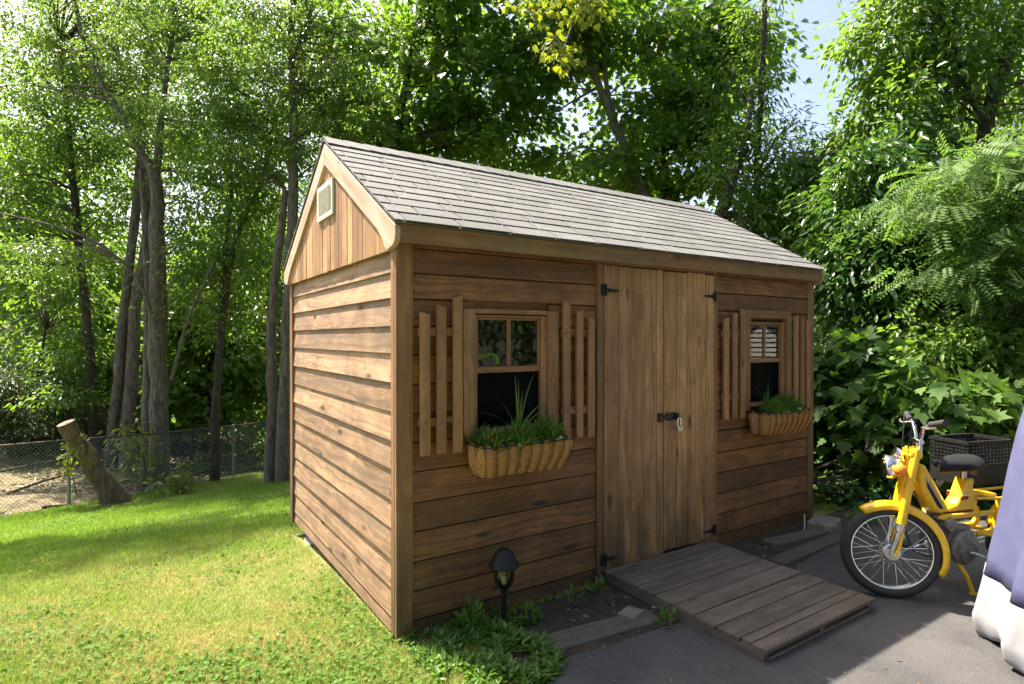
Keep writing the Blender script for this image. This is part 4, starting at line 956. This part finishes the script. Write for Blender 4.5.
def crown_points(blobs, clr, flat, per, seed, spread=1.):
    r = np.random.default_rng(seed); C = []; P = []; Dv = []; Nn = []; Rn = []
    for (u, v, d, ru, rv, rd, n) in blobs:
        c = at(u, v, d); k_ = d/F_PX; nc = max(1, int(n/per))
        q = unit(r.normal(size=(nc, 3)))*r.random((nc, 1))**.42
        cc = c+RT*(q[:, :1]*ru*k_)+FW0*(q[:, 1:2]*rd)+U0*(q[:, 2:]*rv*k_)
        C.append(cc)
        cs = clr*r.uniform(.55, 1.35, (nc, 1, 1)); out = unit(cc-c+RT*0)
        m = r.normal(size=(nc, per, 3))*np.array([.55, .55, .55*flat])
        ang = r.uniform(-.5, .5, (nc, 1)); tl = out*np.array([1, 1, .2])
        lp = cs*m; lp[:, :, 2] -= .35*np.linalg.norm(lp[:, :, :2], axis=2)*r.uniform(.2, 1, (nc, 1))
        P.append((cc[:, None]+lp).reshape(-1, 3))
        dd = unit(lp+r.normal(size=lp.shape)*.25*clr+tl[:, None]*.25*clr); dd[:, :, 2] -= r.uniform(.1, .9, dd.shape[:2]); Dv.append(dd.reshape(-1, 3))
        nn = np.array([0, 0, 1.])+r.normal(size=(nc, 1, 3))*.3+r.normal(size=lp.shape)*.42+tl[:, None]*.35; Nn.append(nn.reshape(-1, 3))
        rb = np.clip(r.normal(.5, .16, (nc, 1))+r.normal(0, .16, (nc, per)), 0, 1); Rn.append(rb.ravel())
    return np.concatenate(C), np.concatenate(P), np.concatenate(Dv), np.concatenate(Nn), np.concatenate(Rn)
NLEAF = 0
LM = 1.2
def tree(name, lab, stems, blobs, leaf='ovate', size=.085, lmat='leaf_mid', bmat='bark_grey', clr=.5, flat=.5, per=130, cat='tree', group=None, width=1., twigs=.5, seed=[100], base=None, cull=True, extra=None):
    global NLEAF
    seed[0] += 1; r = np.random.default_rng(seed[0])
    paths = []
    for st_ in stems:
        pts_ = [(Vector(at(u, v, d)), rp*(.76 if u < 320 else .86)*d/F_PX) for (u, v, d, rp) in st_]; paths.append(pts_)
    b0 = paths[0][0][0] if paths else Vector(base if base is not None else at(*blobs[0][:3])); g0 = float(gh(b0.x, b0.y))
    root = empty(name, (b0.x, b0.y, g0)); tag(root, lab, cat, group)
    C, P, Dv, Nn, Rn = crown_points([(*b_[:6], b_[6]*(LM if stems else 1.5)) for b_ in blobs], clr, flat, per, seed[0])
    if cull:
        k_ = ~sunlit(P); P, Dv, Nn, Rn = P[k_], Dv[k_], Nn[k_], Rn[k_]; C = C[~sunlit(C)]
    ok = P[:, 2] > gh(P[:, 0], P[:, 1])+.02; P, Dv, Nn, Rn = P[ok], Dv[ok], Nn[ok], Rn[ok]
    mb = MB(); cand = []
    for i, pts_ in enumerate(paths):
        ps = [p for p, _ in pts_]; rs = [q for _, q in pts_]
        if i == 0 or ps[0].z < g0+1.3 and (ps[0]-b0).length < 1.6:
            p0 = ps[0].copy(); gg = float(gh(p0.x, p0.y))
            if p0.z > gg-.05: ps.insert(0, Vector((p0.x, p0.y, gg-.1))); rs.insert(0, rs[0]*1.25)
        # smooth the stem
        q = []; qr = []
        for k_ in range(len(ps)-1):
            a_, b_, c_, d_ = ps[max(k_-1, 0)], ps[k_], ps[k_+1], ps[min(k_+2, len(ps)-1)]
            for t in (0, .25, .5, .75):
                q.append(.5*((2*b_)+(c_-a_)*t+(2*a_-5*b_+4*c_-d_)*t*t+(3*b_-a_-3*c_+d_)*t**3)+Vector(r.normal(size=3)*rs[k_]*.10)); qr.append((rs[k_]*(1-t)+rs[k_+1]*t)*r.uniform(.94, 1.06))
        q.append(ps[-1]); qr.append(rs[-1]); mb.tube(q, qr, n=12 if max(qr) > .05 else 7)
        cand += list(zip(q, qr))
    if not cand: cand = [(Vector((b0.x+.15*r.normal(), b0.y+.15*r.normal(), g0+h)), .02) for h in (0, .2, .5)]
    cx = np.array([c[0] for c in cand]); cr = np.array([c[1] for c in cand])
    for c in C:
        if r.random() > (twigs if stems else .14): continue
        dz = c[2]-cx[:, 2]; dist = np.linalg.norm(cx-c, axis=1)+np.where(dz < .15, 3., 0)+np.abs(dz)*.15; j = int(dist.argmin())
        a_ = Vector(cx[j]); e = Vector(c); ln = (e-a_).length; rad = min(cr[j]*.6, .006+.009*ln)
        m1 = a_.lerp(e, .4)+Vector(r.normal(size=3)*.06*ln)+Vector((0, 0, .08*ln)); m2 = a_.lerp(e, .75)+Vector(r.normal(size=3)*.05*ln)+Vector((0, 0, .05*ln))
        mb.tube([a_, m1, m2, e], [rad, rad*.75, rad*.5, .004], n=5, cap=False)
    mb.build('trunk' if stems else 'stems', M[bmat], root, smooth=True, world=True)
    leaves('crown', P, Dv, Nn, 1.2*size*r.uniform(.65, 1.2, len(P)), leaf, M[lmat], root, True, width, Rn); NLEAF += len(P)
    if extra:
        C, P, Dv, Nn, Rn = crown_points(extra[0], .2, .8, 14, seed[0]+500)
        leaves('sprig', P, Dv, Nn, extra[1]*r.uniform(.65, 1.2, len(P)), leaf, M[extra[2]], root, True, width, Rn)
    return root

tree('tree', 'thin dark trunked tree standing alone behind the leaning log', [[(94, 440, 12.5, 6), (88, 330, 12.5, 5.2), (76, 215, 12.5, 4.5), (68, 120, 12.5, 3.2), (60, 40, 12.5, 2)]],
     [(60, 200, 12.5, 85, 75, 1.6, 7000), (50, 90, 12.5, 95, 80, 1.6, 7000), (95, -20, 12.3, 100, 70, 1.6, 5000)], size=.085, bmat='bark_dark')
tree('tree', 'twin stemmed grey tree leaning right, left of the thickest trunk', [[(112, 446, 12, 7), (125, 300, 12, 6), (138, 190, 12.2, 5), (150, 40, 12.3, 3)], [(126, 448, 12, 8), (136, 310, 12, 7), (148, 200, 12.1, 5), (120, 60, 12.2, 3)]],
     [(130, 100, 13.4, 110, 85, 1.5, 8000), (150, 0, 13.3, 120, 60, 1.5, 5000)], size=.075, lmat='leaf_small')
tree('tree', 'thickest grey trunk in the middle of the left grove, forking high up', [[(160, 478, 10.5, 14), (159, 430, 10.5, 11.5), (158, 330, 10.5, 10.5), (157, 240, 10.5, 9.5), (156, 180, 10.5, 7.5), (140, 150, 10.5, 4.), (112, 100, 10.5, 3.2), (86, 50, 10.5, 2.6), (68, -20, 10.3, 2.6), (20, -110, 9.4, 2), (-60, -190, 8.6, 1.2)],
     [(156, 185, 10.5, 6), (161, 120, 10.6, 3.5), (172, 40, 10.8, 2.8), (184, -50, 10.8, 2)], [(146, 470, 10.6, 6), (148, 330, 10.6, 5.5), (147, 250, 10.6, 5), (141, 170, 10.6, 3)],
     [(155, 325, 10.3, 2.5), (138, 280, 10.0, 2.2), (102, 246, 9.8, 1.9), (60, 228, 9.7, 1.6), (-5, 212, 9.6, 1.2)], [(172, 380, 10.4, 2.5), (188, 320, 10.3, 2), (214, 262, 10.2, 1.6)]],
     [(120, 60, 11.4, 115, 75, 1.5, 8000), (195, 150, 11.6, 65, 60, 1.2, 3200), (190, 10, 10.8, 80, 60, 1.4, 6000), (45, 255, 9.7, 70, 28, .7, 1300), (105, 20, 9.6, 60, 30, .8, 1300), (150, 120, 10.0, 60, 40, .7, 1500), (215, 240, 11.6, 60, 50, 1., 2200), (-40, -170, 8.6, 120, 70, 1.2, 4600), (-130, -240, 8.4, 120, 80, 1.3, 4600), (60, -230, 9.2, 110, 70, 1.2, 4000)], size=.062, lmat='leaf_small', clr=.34, flat=.36, per=150)  # last three clumps, above view, added with their limb to shade the far lawn
tree('tree', 'slim tree with a curving trunk between thick grey trunk and double trunk', [[(214, 478, 11, 6.5), (216, 400, 11, 5), (222, 330, 11, 4.5), (229, 270, 11, 4), (241, 225, 11, 3.5), (262, 180, 11, 2.8), (275, 120, 11, 2)], [(221, 340, 11, 3), (226, 250, 11, 2.5), (233, 180, 11, 2)]],
     [(235, 210, 11, 60, 80, 1.2, 5500), (250, 110, 11, 70, 60, 1.2, 5000), (215, 300, 11.3, 55, 45, 1.0, 2600)], size=.075, bmat='bark_dark')
tree('tree', 'tall tree with two close trunks just left of the shed', [[(283, 478, 10, 9), (284, 400, 10, 8), (287, 330, 10, 7.5), (291, 250, 10, 7), (294, 180, 10, 6), (293, 100, 10, 5), (291, 40, 10, 4), (296, -40, 10, 3)], [(270, 478, 10.1, 8), (272, 400, 10.1, 7), (271, 320, 10.1, 6), (280, 240, 10.1, 5), (286, 190, 10.1, 3.5)],
     [(293, 60, 10, 3), (304, 30, 10, 2.5), (325, -30, 10, 2)]],
     [(300, 40, 10.1, 105, 75, 1.5, 11000), (255, 130, 10.2, 45, 60, 1., 2800), (345, 110, 10.3, 60, 60, 1.2, 4500), (300, 150, 9.9, 35, 40, .8, 1200)], size=.065, lmat='leaf_small', clr=.34, flat=.36, per=150)
LM = .72
tree('maple_tree', 'dark maple whose crown stands above the left half of the shed roof', [[(396, 240, 11.5, 6), (396, 160, 11.5, 5), (403, 100, 11.5, 4.5), (412, 50, 11.5, 3), (430, -30, 11.5, 2)]],
     [(430, 60, 11.5, 90, 85, 1.6, 6500), (490, 130, 11.6, 75, 60, 1.4, 4200), (380, 150, 11.6, 60, 50, 1.2, 2800), (470, -20, 11.5, 100, 50, 1.5, 3500), (411, -167, 9.7, 62, 60, 1.4, 5200), (450, -170, 9.9, 60, 60, 1.3, 4000)], leaf='maple', size=.125, lmat='leaf_maple', bmat='bark_dark', clr=.55, per=90)  # two topmost clumps, out of view, added to shade the sapling beyond the shed
tree('maple_tree', 'maple on two thin leaning stems behind the middle of the shed roof', [[(660, 260, 11, 7), (642, 190, 11, 5.5), (622, 140, 11, 5), (602, 95, 11, 4.5), (586, 45, 11, 3.5), (574, -30, 11, 2.5)], [(640, 190, 11, 4), (615, 120, 11, 3.2), (605, 70, 11, 2.8), (606, -10, 11, 2)], [(596, 88, 11, 2), (575, 100, 10.6, 1.2), (556, 112, 10.3, .8)], [(574, -30, 11, 2.4), (600, -60, 9.8, 2), (590, -20, 9, 1.6), (572, 25, 8.5, 1.2), (560, 60, 8.3, .8)]],
     [(560, 20, 11, 75, 45, 1.3, 3000), (620, 20, 11.1, 60, 60, 1.3, 3000), (585, 170, 11.2, 60, 30, 1.1, 1700), (530, 60, 11, 40, 50, 1., 1600), (640, 100, 11.1, 35, 45, 1., 1200)], leaf='maple', size=.12, lmat='leaf_maple', bmat='bark_grey', clr=.5, per=80,
     extra=([(558, 52, 8.3, 20, 14, .3, 90), (530, 10, 8.4, 36, 12, .4, 100), (590, 0, 8.4, 26, 12, .4, 100)], .115, 'leaf_yellow'))
tree('maple_tree', 'dense dark maple above the right half of the shed roof', [[(672, 260, 12, 7), (666, 190, 12, 6), (664, 150, 12, 5.5), (669, 100, 12, 4.5), (674, 30, 12, 3), (680, -40, 12, 2)]],
     [(690, 60, 12, 75, 70, 1.5, 5600), (690, 140, 12, 60, 50, 1.3, 3000), (740, 20, 12, 50, 40, 1.2, 1900), (650, 175, 12, 45, 25, 1., 1000), (700, 190, 12, 40, 20, 1., 800)], leaf='maple', size=.13, lmat='leaf_maple', bmat='bark_dark', clr=.55, per=85)
LM = 1.2
tree('tree', 'dark limbed tree arching low over the right end of the roof ridge', [[(690, 330, 9.5, 9), (712, 250, 9.5, 8), (722, 210, 9.5, 7), (733, 178, 9.5, 5.5), (746, 140, 9.5, 4), (752, 90, 9.5, 2.5)], [(716, 224, 9.5, 5), (726, 215, 9.5, 4), (738, 217, 9.4, 3.5), (746, 228, 9.3, 3), (752, 243, 9.3, 2)]],
     [(735, 150, 9.5, 40, 40, 1., 1500), (760, 215, 9.6, 45, 30, .9, 1500)], size=.085, bmat='bark_dark', clr=.45, per=100, cull=True)
tree('tree', 'slender vine wrapped tree right of the shed roof, against the sky gap', [[(757, 330, 10, 4.5), (757, 220, 10, 4), (758, 150, 10, 3.6), (762, 80, 10, 3.2), (765, 0, 10, 2.6), (768, -60, 10, 2)], [(757, 175, 10, 1.4), (775, 140, 10, 1.2), (800, 120, 10, .7)], [(759, 120, 10, 1.2), (740, 90, 10, 1), (722, 60, 10, .6)]],
     [(759, 110, 10, 9, 75, .18, 650), (795, 145, 10, 36, 28, .7, 520), (735, 80, 10, 30, 35, .6, 420), (770, 15, 10, 26, 22, .7, 480), (790, 185, 10, 35, 25, .8, 800)], leaf='lance', size=.12, bmat='bark_dark', clr=.35, per=50, flat=.7)
tree('tree', 'big tree with a dark leaning trunk in the upper right, heavy with drooping leaves', [[(972, 330, 8, 10), (980, 220, 8, 9), (986, 130, 8, 8), (995, 90, 8, 7.5), (1010, 50, 8, 7), (1034, 5, 8, 6), (1060, -50, 8, 5)], [(986, 135, 8, 5), (960, 60, 8, 4), (930, 0, 8, 3), (900, -50, 8, 2)]],
     [(890, 30, 8.2, 50, 60, 1., 2300), (945, 60, 8.2, 60, 70, 1.1, 3000), (1010, 20, 8.8, 60, 60, 1., 1700), (880, 125, 8.2, 45, 45, .9, 1500), (940, -60, 8, 110, 50, 1.2, 2400), (842, 55, 8.1, 14, 50, .5, 260), (1045, 110, 8.6, 30, 60, .9, 1000)], leaf='ovate', size=.105, lmat='leaf_mid', bmat='bark_dark', clr=.34, per=70, flat=1.)
tree('tree', 'dense dark ivy covered tree just right of the shed', [[(880, 480, 7.6, 10), (880, 350, 7.6, 9), (876, 250, 7.6, 7), (870, 180, 7.6, 4)]],
     [(880, 250, 7.6, 55, 65, .9, 5600), (860, 180, 7.7, 45, 40, .9, 2600), (900, 340, 7.5, 50, 50, .8, 3800), (965, 270, 8., 60, 60, .8, 4200), (1010, 220, 8.2, 50, 70, .8, 3000), (900, 130, 8., 50, 45, .8, 1800), (915, 225, 7.6, 40, 40, .8, 2200), (838, 270, 7.9, 24, 55, .7, 1500)], size=.10, lmat='leaf_ivy', bmat='bark_dark', clr=.4, per=100, flat=.8)
tree('maple_tree', 'loose bright maple filling the gap between shed roof and ivy covered tree', [[(800, 420, 10.5, 5), (806, 300, 10.5, 4), (812, 220, 10.5, 3), (815, 160, 10.5, 2)]],
     [(805, 240, 10.5, 45, 50, 1.1, 2600), (785, 200, 10.5, 35, 25, .9, 900), (825, 175, 10.6, 45, 40, 1.1, 1800)], leaf='maple', size=.12, lmat='leaf_mid', bmat='bark_dark', clr=.45, per=80)
tree('locust_tree', 'pale green fine leaved tree spreading in from the right edge', [[(1130, 480, 6.5, 9), (1115, 330, 6.4, 8), (1080, 250, 6.3, 5), (1020, 215, 6.2, 3.5), (960, 205, 6.1, 2.2), (905, 215, 6, 1.2)], [(1090, 265, 6.3, 4), (1030, 300, 6.2, 2.5), (975, 320, 6.1, 1.5)], [(1095, 250, 6.3, 4), (1040, 160, 6.3, 3), (980, 140, 6.3, 1.6)]],
     [(985, 175, 6.1, 60, 32, .5, 330), (1030, 160, 6.2, 50, 40, .6, 420), (930, 205, 6., 36, 20, .4, 150), (1000, 245, 6.1, 50, 28, .5, 300), (960, 275, 6., 30, 18, .4, 110), (1040, 300, 6.1, 40, 30, .5, 300), (1100, 200, 6.3, 50, 80, .8, 600)], leaf='pinnate', size=.215, lmat='leaf_grey', bmat='bark_grey', clr=.30, per=16, flat=.3, twigs=.15)
# undergrowth with large maple leaves, right of the shed and behind the moped
tree('maple_sapling', 'dark broad leaved maple sapling touching the right end of the shed', [], [(850, 400, 5.9, 42, 60, .5, 1500), (868, 470, 5.9, 50, 50, .45, 1300), (835, 480, 6., 25, 40, .4, 500)], leaf='maple', size=.135, lmat='leaf_dark', bmat='bark_dark', clr=.3, per=45, flat=.7, cat='shrub', base=(4.6, .9, 0))
tree('maple_sapling', 'pale broad leaved maple sapling behind the moped handlebars', [], [(925, 395, 5.3, 48, 36, .4, 800), (915, 440, 5.4, 45, 40, .35, 620), (960, 420, 5.6, 40, 40, .4, 700)], leaf='maple', size=.13, lmat='leaf_shrub', bmat='bark_dark', clr=.3, per=40, flat=.5, cat='shrub', base=(4.3, -.3, 0))
tree('shrub', 'bright green shrub behind the milk crate and blue cover', [], [(985, 375, 6.2, 60, 50, .6, 2300), (1000, 440, 6., 60, 50, .6, 1900), (950, 350, 6.4, 50, 35, .5, 1500)], leaf='ovate', size=.095, lmat='leaf_lime', bmat='bark_dark', clr=.3, per=60, flat=.6, cat='shrub', base=(5.1, -.2, 0))
tree('shrub', 'tall light shrub above the bright green one at the right edge', [], [(990, 300, 7., 60, 45, .7, 2600), (935, 300, 7.2, 45, 45, .7, 1700), (1050, 340, 7., 50, 90, .7, 2500)], leaf='ovate', size=.085, lmat='leaf_warm', bmat='bark_dark', clr=.35, per=80, flat=.6, cat='shrub', base=(6.2, .6, 0))
tree('shrub', 'low dark shrub at the ground between shed corner and moped wheel', [], [(845, 500, 5.4, 35, 26, .3, 700), (885, 500, 5.3, 40, 30, .3, 800), (960, 500, 5.4, 60, 32, .4, 1100)], leaf='ovate', size=.085, lmat='leaf_ivy', bmat='bark_dark', clr=.22, per=50, flat=.7, cat='shrub', base=(3.9, .4, 0))
# undergrowth beyond the fence on the left
tree('sapling', 'pale leaved sapling left of the thin dark trunk', [[(30, 470, 12.8, 2.5), (36, 400, 12.8, 2), (45, 330, 12.8, 1.3)]], [(60, 345, 12.8, 55, 32, .9, 2400), (62, 392, 11.9, 30, 10, .5, 420), (40, 290, 13, 75, 35, 1., 3200)], size=.10, lmat='leaf_mid', bmat='bark_dark', clr=.4, per=80, flat=.4)
tree('sapling', 'sunlit sapling in the clearing between thick trunk and slim curving trunk', [[(190, 470, 14, 2), (195, 400, 14, 1.5), (200, 330, 14, 1)]], [(195, 390, 14, 40, 45, 1., 2400), (240, 360, 14.5, 45, 50, 1.1, 3200), (180, 320, 14, 50, 45, 1.1, 3000)], leaf='maple', size=.12, lmat='leaf_lime', bmat='bark_dark', clr=.42, per=60, flat=.4)
tree('evergreen_shrub', 'dark needled evergreen low at the far left edge', [[(10, 460, 12.2, 3), (12, 380, 12.2, 2)]], [(18, 405, 12.2, 55, 48, 1.0, 9000), (-40, 380, 12.2, 60, 60, 1.2, 6000), (80, 425, 13.2, 60, 26, .8, 5000)], leaf='lance', size=.09, lmat='needle', bmat='bark_dark', clr=.4, per=140, flat=.4, width=.8, cat='shrub')
tree('bush', 'bush tangled in the fence right of the leaning log', [], [(140, 455, 9.9, 36, 20, .3, 230), (122, 434, 9.9, 18, 18, .3, 110), (165, 482, 9.3, 34, 9, .3, 200)], leaf='ovate', size=.085, lmat='leaf_warm', bmat='log', clr=.26, per=45, flat=.7, cat='shrub', base=at(150, 480, 9.3))
tree('bush', 'bush at the fence below the two close trunks', [], [(275, 448, 12.4, 26, 18, .4, 260), (200, 470, 12.2, 26, 10, .4, 160), (285, 425, 12.4, 18, 16, .3, 150)], leaf='ovate', size=.085, lmat='leaf_mid', bmat='bark_dark', clr=.26, per=45, flat=.7, cat='shrub', base=at(265, 478, 12.3))
tree('vine', 'leafy vine climbing the leaning log and fence post', [], [(72, 452, 8.3, 9, 14, .08, 30), (84, 440, 8.35, 12, 8, .08, 20), (66, 466, 8.3, 6, 10, .05, 15)], leaf='ovate', size=.075, lmat='leaf_yellow', bmat='log', clr=.10, per=10, flat=1., cat='vine', base=at(80, 490, 8.5))
# the wood beyond: one mass
far_b = [(-140, 250, 24, 160, 190, 4, 5200), (60, 330, 22, 160, 110, 4, 6000), (260, 330, 24, 150, 110, 4, 6000), (450, 280, 26, 170, 130, 4, 5200), (640, 330, 26, 170, 100, 4, 4500), (820, 330, 22, 160, 110, 4, 5200), (1000, 330, 20, 170, 110, 4, 6500), (1180, 260, 20, 140, 190, 4, 5000),
         (30, 120, 26, 140, 90, 4, 2400), (230, 110, 26, 150, 130, 4, 5000), (400, 90, 27, 130, 110, 4, 4200), (560, 200, 27, 110, 60, 3, 1800), (920, 160, 22, 90, 110, 4, 3600), (740, 250, 24, 90, 50, 3, 1800), (1060, 120, 20, 110, 150, 4, 4200)]
far_b = [(*b_[:6], b_[6]*2.2) for b_ in far_b]+[(u_, 400, 19+1.5*(i_ % 3), 90, 50, 2.5, 6500) for i_, u_ in enumerate(range(-120, 400, 75))]+[(225, 270, 17, 70, 60, 2, 5000), (60, 260, 18, 80, 60, 2, 4500), (215, 235, 15.5, 70, 60, 1.6, 5500), (110, 300, 16, 80, 70, 1.8, 5500), (20, 190, 17, 80, 70, 2, 4500), (260, 320, 16, 60, 70, 1.6, 4500), (150, 390, 16, 90, 50, 1.6, 4500)]
C, P, Dv, Nn, Rn = crown_points(far_b, 1.1, .5, 90, 55)
ok = (P[:, 2] > gh(P[:, 0], P[:, 1])) & ~sunlit(P); fw_ = leaves('far_woods', P[ok], Dv[ok], Nn[ok], .24*rng.uniform(.6, 1.3, ok.sum()), 'ovate', M['leaf_mid'], rnd=Rn[ok]); tag(fw_, kind='stuff')
# trees on the other side of the drive, mirrored in the panes
for k_, (x, y, h) in enumerate([(-6.5, -11.5, 12), (1.5, -12.5, 13), (9, -12, 12), (17, -9, 12), (-14, -8, 11), (15, -15, 13)]):
    rt_ = empty('tree', (x, y, 0)); tag(rt_, 'dark leafy tree across the driveway, facing the shed front', 'tree', 'trees across the driveway'); r = np.random.default_rng(900+k_)
    mb = MB(); mb.tube([(x, y, -.1), (x+.1, y, 3), (x-.1, y, h*.8)], [.2, .16, .05], n=10); mb.build('trunk', M['bark_dark'], rt_, smooth=True, world=True)
    n = 9000; q = unit(r.normal(size=(n, 3)))*r.random((n, 1))**.4*np.array([4.6, 3., h*.48])+[x, y, h*.53]; q = q+r.normal(size=(n, 3))*.15
    q = q[q[:, 2] > .1]; leaves('crown', q, unit(r.normal(size=q.shape)+[0, 0, -.5]), unit(r.normal(size=q.shape)*.6+[0, 0, 1]), .30, 'ovate', M['leaf_dark'], rt_, True)
# ---------------------------------------------------------------- grass, clover, weeds and litter
def scatter_lawn(n, d0, d1, power=1.):
    u = rng.uniform(-330, 640, n*2); d = d0*(d1/d0)**(rng.random(n*2)**power); lat = (u-512)/F_PX*d
    P = CAM[:2]+np.outer(lat, RT[:2])+np.outer(d, FW0[:2]); k_ = in_lawn(P[:, 0], P[:, 1]) & ~((P[:, 0] > -.0) & (P[:, 0] < 3.7) & (P[:, 1] > -.0) & (P[:, 1] < D))
    P = P[k_][:n]; return P, d[k_][:n]
Pg, dg = scatter_lawn(400000, 2.3, 13)
n = len(Pg); z = gh(Pg[:, 0], Pg[:, 1])+.002
az = rng.random(n)*2*np.pi; lean = rng.uniform(.15, 1.1, n); dv = np.stack([np.cos(az)*lean, np.sin(az)*lean, np.ones(n)*.75], 1); nn = np.stack([np.cos(az), np.sin(az), np.full(n, .3)], 1)+rng.normal(size=(n, 3))*.4
ln = rng.uniform(.02, .055, n)*(1+.35*np.sin(Pg[:, 0]*2.3)*np.sin(Pg[:, 1]*1.9)); wdt_ = np.clip(.0019*dg/2.6, .0026, .007)/ln
tag(leaves('grass', np.column_stack([Pg, z]), dv, nn, ln, 'blade', M['grass'], width=wdt_), kind='stuff')
Pc, dc = scatter_lawn(46000, 2.2, 9); m = np.sin(Pc[:, 0]*3.1+.5)*np.sin(Pc[:, 1]*2.7+Pc[:, 0])+.9*np.exp(-((Pc[:, 1]+.2)/1.1)**2)+.4*np.sin(Pc[:, 0]*7)*np.sin(Pc[:, 1]*6); k_ = m > .0+1.2*rng.random(len(m)); Pc = Pc[k_]; n = len(Pc)
nn = np.array([0, 0, 1.])+rng.normal(size=(n, 3))*.4; dv = rng.normal(size=(n, 3)); dv[:, 2] *= .3
tag(leaves('clover', np.column_stack([Pc, gh(Pc[:, 0], Pc[:, 1])+rng.uniform(.012, .04, n)]), dv, nn, rng.uniform(.010, .024, n), 'clover', M['clover']), kind='stuff')
# taller weeds in the strip before the wall
wx = rng.uniform(.02, .62, 5000); wy = rng.uniform(-.75, -.02, 5000); k_ = (wy > -.72+.25*np.abs(wx-.2)) & (wx < .66+wy*.15) & (np.sin(wx*19)*np.sin(wy*17)+.9*rng.random(5000) > .15)
wx, wy = wx[k_], wy[k_]; n = len(wx); hh = rng.uniform(.006, .05, n)*(1+.6*np.sin(wx*23+wy*9)); az = rng.random(n)*2*np.pi
tag(leaves('weeds', np.stack([wx, wy, np.full(n, .004)+hh*rng.random(n)*.7], 1), np.stack([np.cos(az), np.sin(az), rng.uniform(.1, 1.4, n)], 1), np.stack([np.cos(az)*-.5, np.sin(az)*-.5, np.ones(n)], 1)+rng.normal(size=(n, 3))*.3, rng.uniform(.02, .055, n), 'ovate', M['weed']), kind='stuff')
wl = wx[:1100], wy[:1100]; n = len(wl[0]); az = rng.random(n)*2*np.pi; le = rng.uniform(.2, 1.2, n)
tag(leaves('tall_grass', np.stack([wl[0], wl[1], np.full(n, .003)], 1), np.stack([np.cos(az)*le, np.sin(az)*le, np.ones(n)], 1), np.stack([np.cos(az), np.sin(az), np.full(n, .3)], 1), rng.uniform(.03, .085, n), 'blade', M['weed'], width=.06), kind='stuff')
for nm, c_, rad, n_, sz, lab in [('weed', (1.245, -.60, .0), (.05, .04, .085), 26, .045, 'small bright weed growing between the ramp and the driveway'), ('weed', (.98, -.17, .0), (.04, .04, .10), 20, .05, 'small weed standing alone in the dirt left of the ramp'),
                                 ('weed', (1.20, -.10, .0), (.06, .04, .07), 26, .05, 'dark weed in the corner between wall and ramp'), ('weed', (.36, -.10, .0), (.07, .05, .13), 60, .06, 'leafy weed against the shed wall left of the path light'), ('weed', (.66, -.2, .0), (.06, .05, .09), 40, .05, 'leafy weed just right of the path light post'),
                                 ('weed', (3.86, -.30, .0), (.12, .08, .14), 90, .06, 'leafy weed on the soil past the right corner of the shed')]:
    bushy(nm, c_, rad, n_, sz, 'ovate', M['weed'], lab, 'weed', 'weeds along the shed front', .6)
# litter
def litter(name, n, fx, mat, size, templ='ovate', lift=.006, width=1.):
    P = fx(n); n = len(P); nn = np.array([0, 0, 1.])+rng.normal(size=(n, 3))*.35; dv = rng.normal(size=(n, 3)); dv[:, 2] *= .25
    return tag(leaves(name, np.column_stack([P, gh(P[:, 0], P[:, 1])+rng.uniform(lift, lift+.012, n)]), dv, nn, size*rng.uniform(.4, 1.2, n), templ, mat, width=width), kind='stuff')
def bed(n):
    x = rng.uniform(.55, 4.2, n); y = rng.uniform(-.7, -.02, n); k_ = ((x < 1.32) & (y > -.66) | (x > 2.33) & (y > -.50)) & (rng.random(n) < .3+.7*(np.abs(x-1.1) < .25)); return np.stack([x, y], 1)[k_]
litter('dead_leaves', 900, bed, M['deadleaf'], .04)
litter('lawn_litter', 260, lambda n: scatter_lawn(n, 2.4, 9)[0], M['deadleaf'], .03, 'ovate', .02)
litter('drive_litter', 420, lambda n: np.stack([rng.uniform(.3, 5, n), -.55-np.abs(rng.normal(size=n))*.55], 1), M['deadleaf'], .022)
def strawbed(n):
    x = rng.uniform(-12, -1.2, n); y = rng.uniform(5, 16, n); p = (x-FA[0])*FN[0]+(y-FA[1])*FN[1]; return np.stack([x, y], 1)[p > .05]
def strawmask(x, y): return ((x-FA[0])*FN[0]+(y-FA[1])*FN[1] > .02) & (x < -1.4+.4*np.sin(y*3)) & ((x-FA[0])*FN[0]+(y-FA[1])*FN[1] < 6)
sheet('straw_bank', np.arange(-14, 0, .25), np.arange(2, 18, .25), M['straw_ground'], .02, mask=strawmask, jit=.10)
tag(litter('straw', 26000, strawbed, M['straw'], .22, 'blade', .0, .05), kind='stuff')
def fl(n): a = rng.uniform(-14, 10, n); b = rng.uniform(.3, 12, n); P = FA+np.outer(a, FD)+np.outer(b, FN); return P
litter('leaf_litter', 16000, fl, M['deadleaf'], .10)
litter('ground_cover', 14000, lambda n: np.concatenate([fl(n//2), np.stack([rng.uniform(3.9, 11, n//2), rng.uniform(-.2, 7, n//2)], 1)]), M['leaf_mid'], .11, 'ovate', .03)
def twig(name, p, q, r_, lab):
    mb = MB(); p, q = Vector(p), Vector(q); mb.tube([p, p.lerp(q, .5)+Vector((.02, .03, .02)), q], [r_, r_*.8, r_*.5], n=7); tag(mb.build(name, M['bark_dark'], smooth=True), lab, 'branch')
for i, (u, v, d, l_, lab) in enumerate([(12, 470, 10.6, 1.3, 'bare dead branch lying on the straw at the far left'), (38, 484, 9.9, .8, 'short dead branch on the straw just left of the leaning log'), (190, 484, 10.4, 1.0, 'dead branch lying at the foot of the fence below the slim curving trunk')]):
    p = at(u, v, d); g = float(gh(p[0], p[1])); twig('dead_branch', (p[0]-l_*.5, p[1], g+.05), (p[0]+l_*.5, p[1]+.3, g+.22), .025, lab)
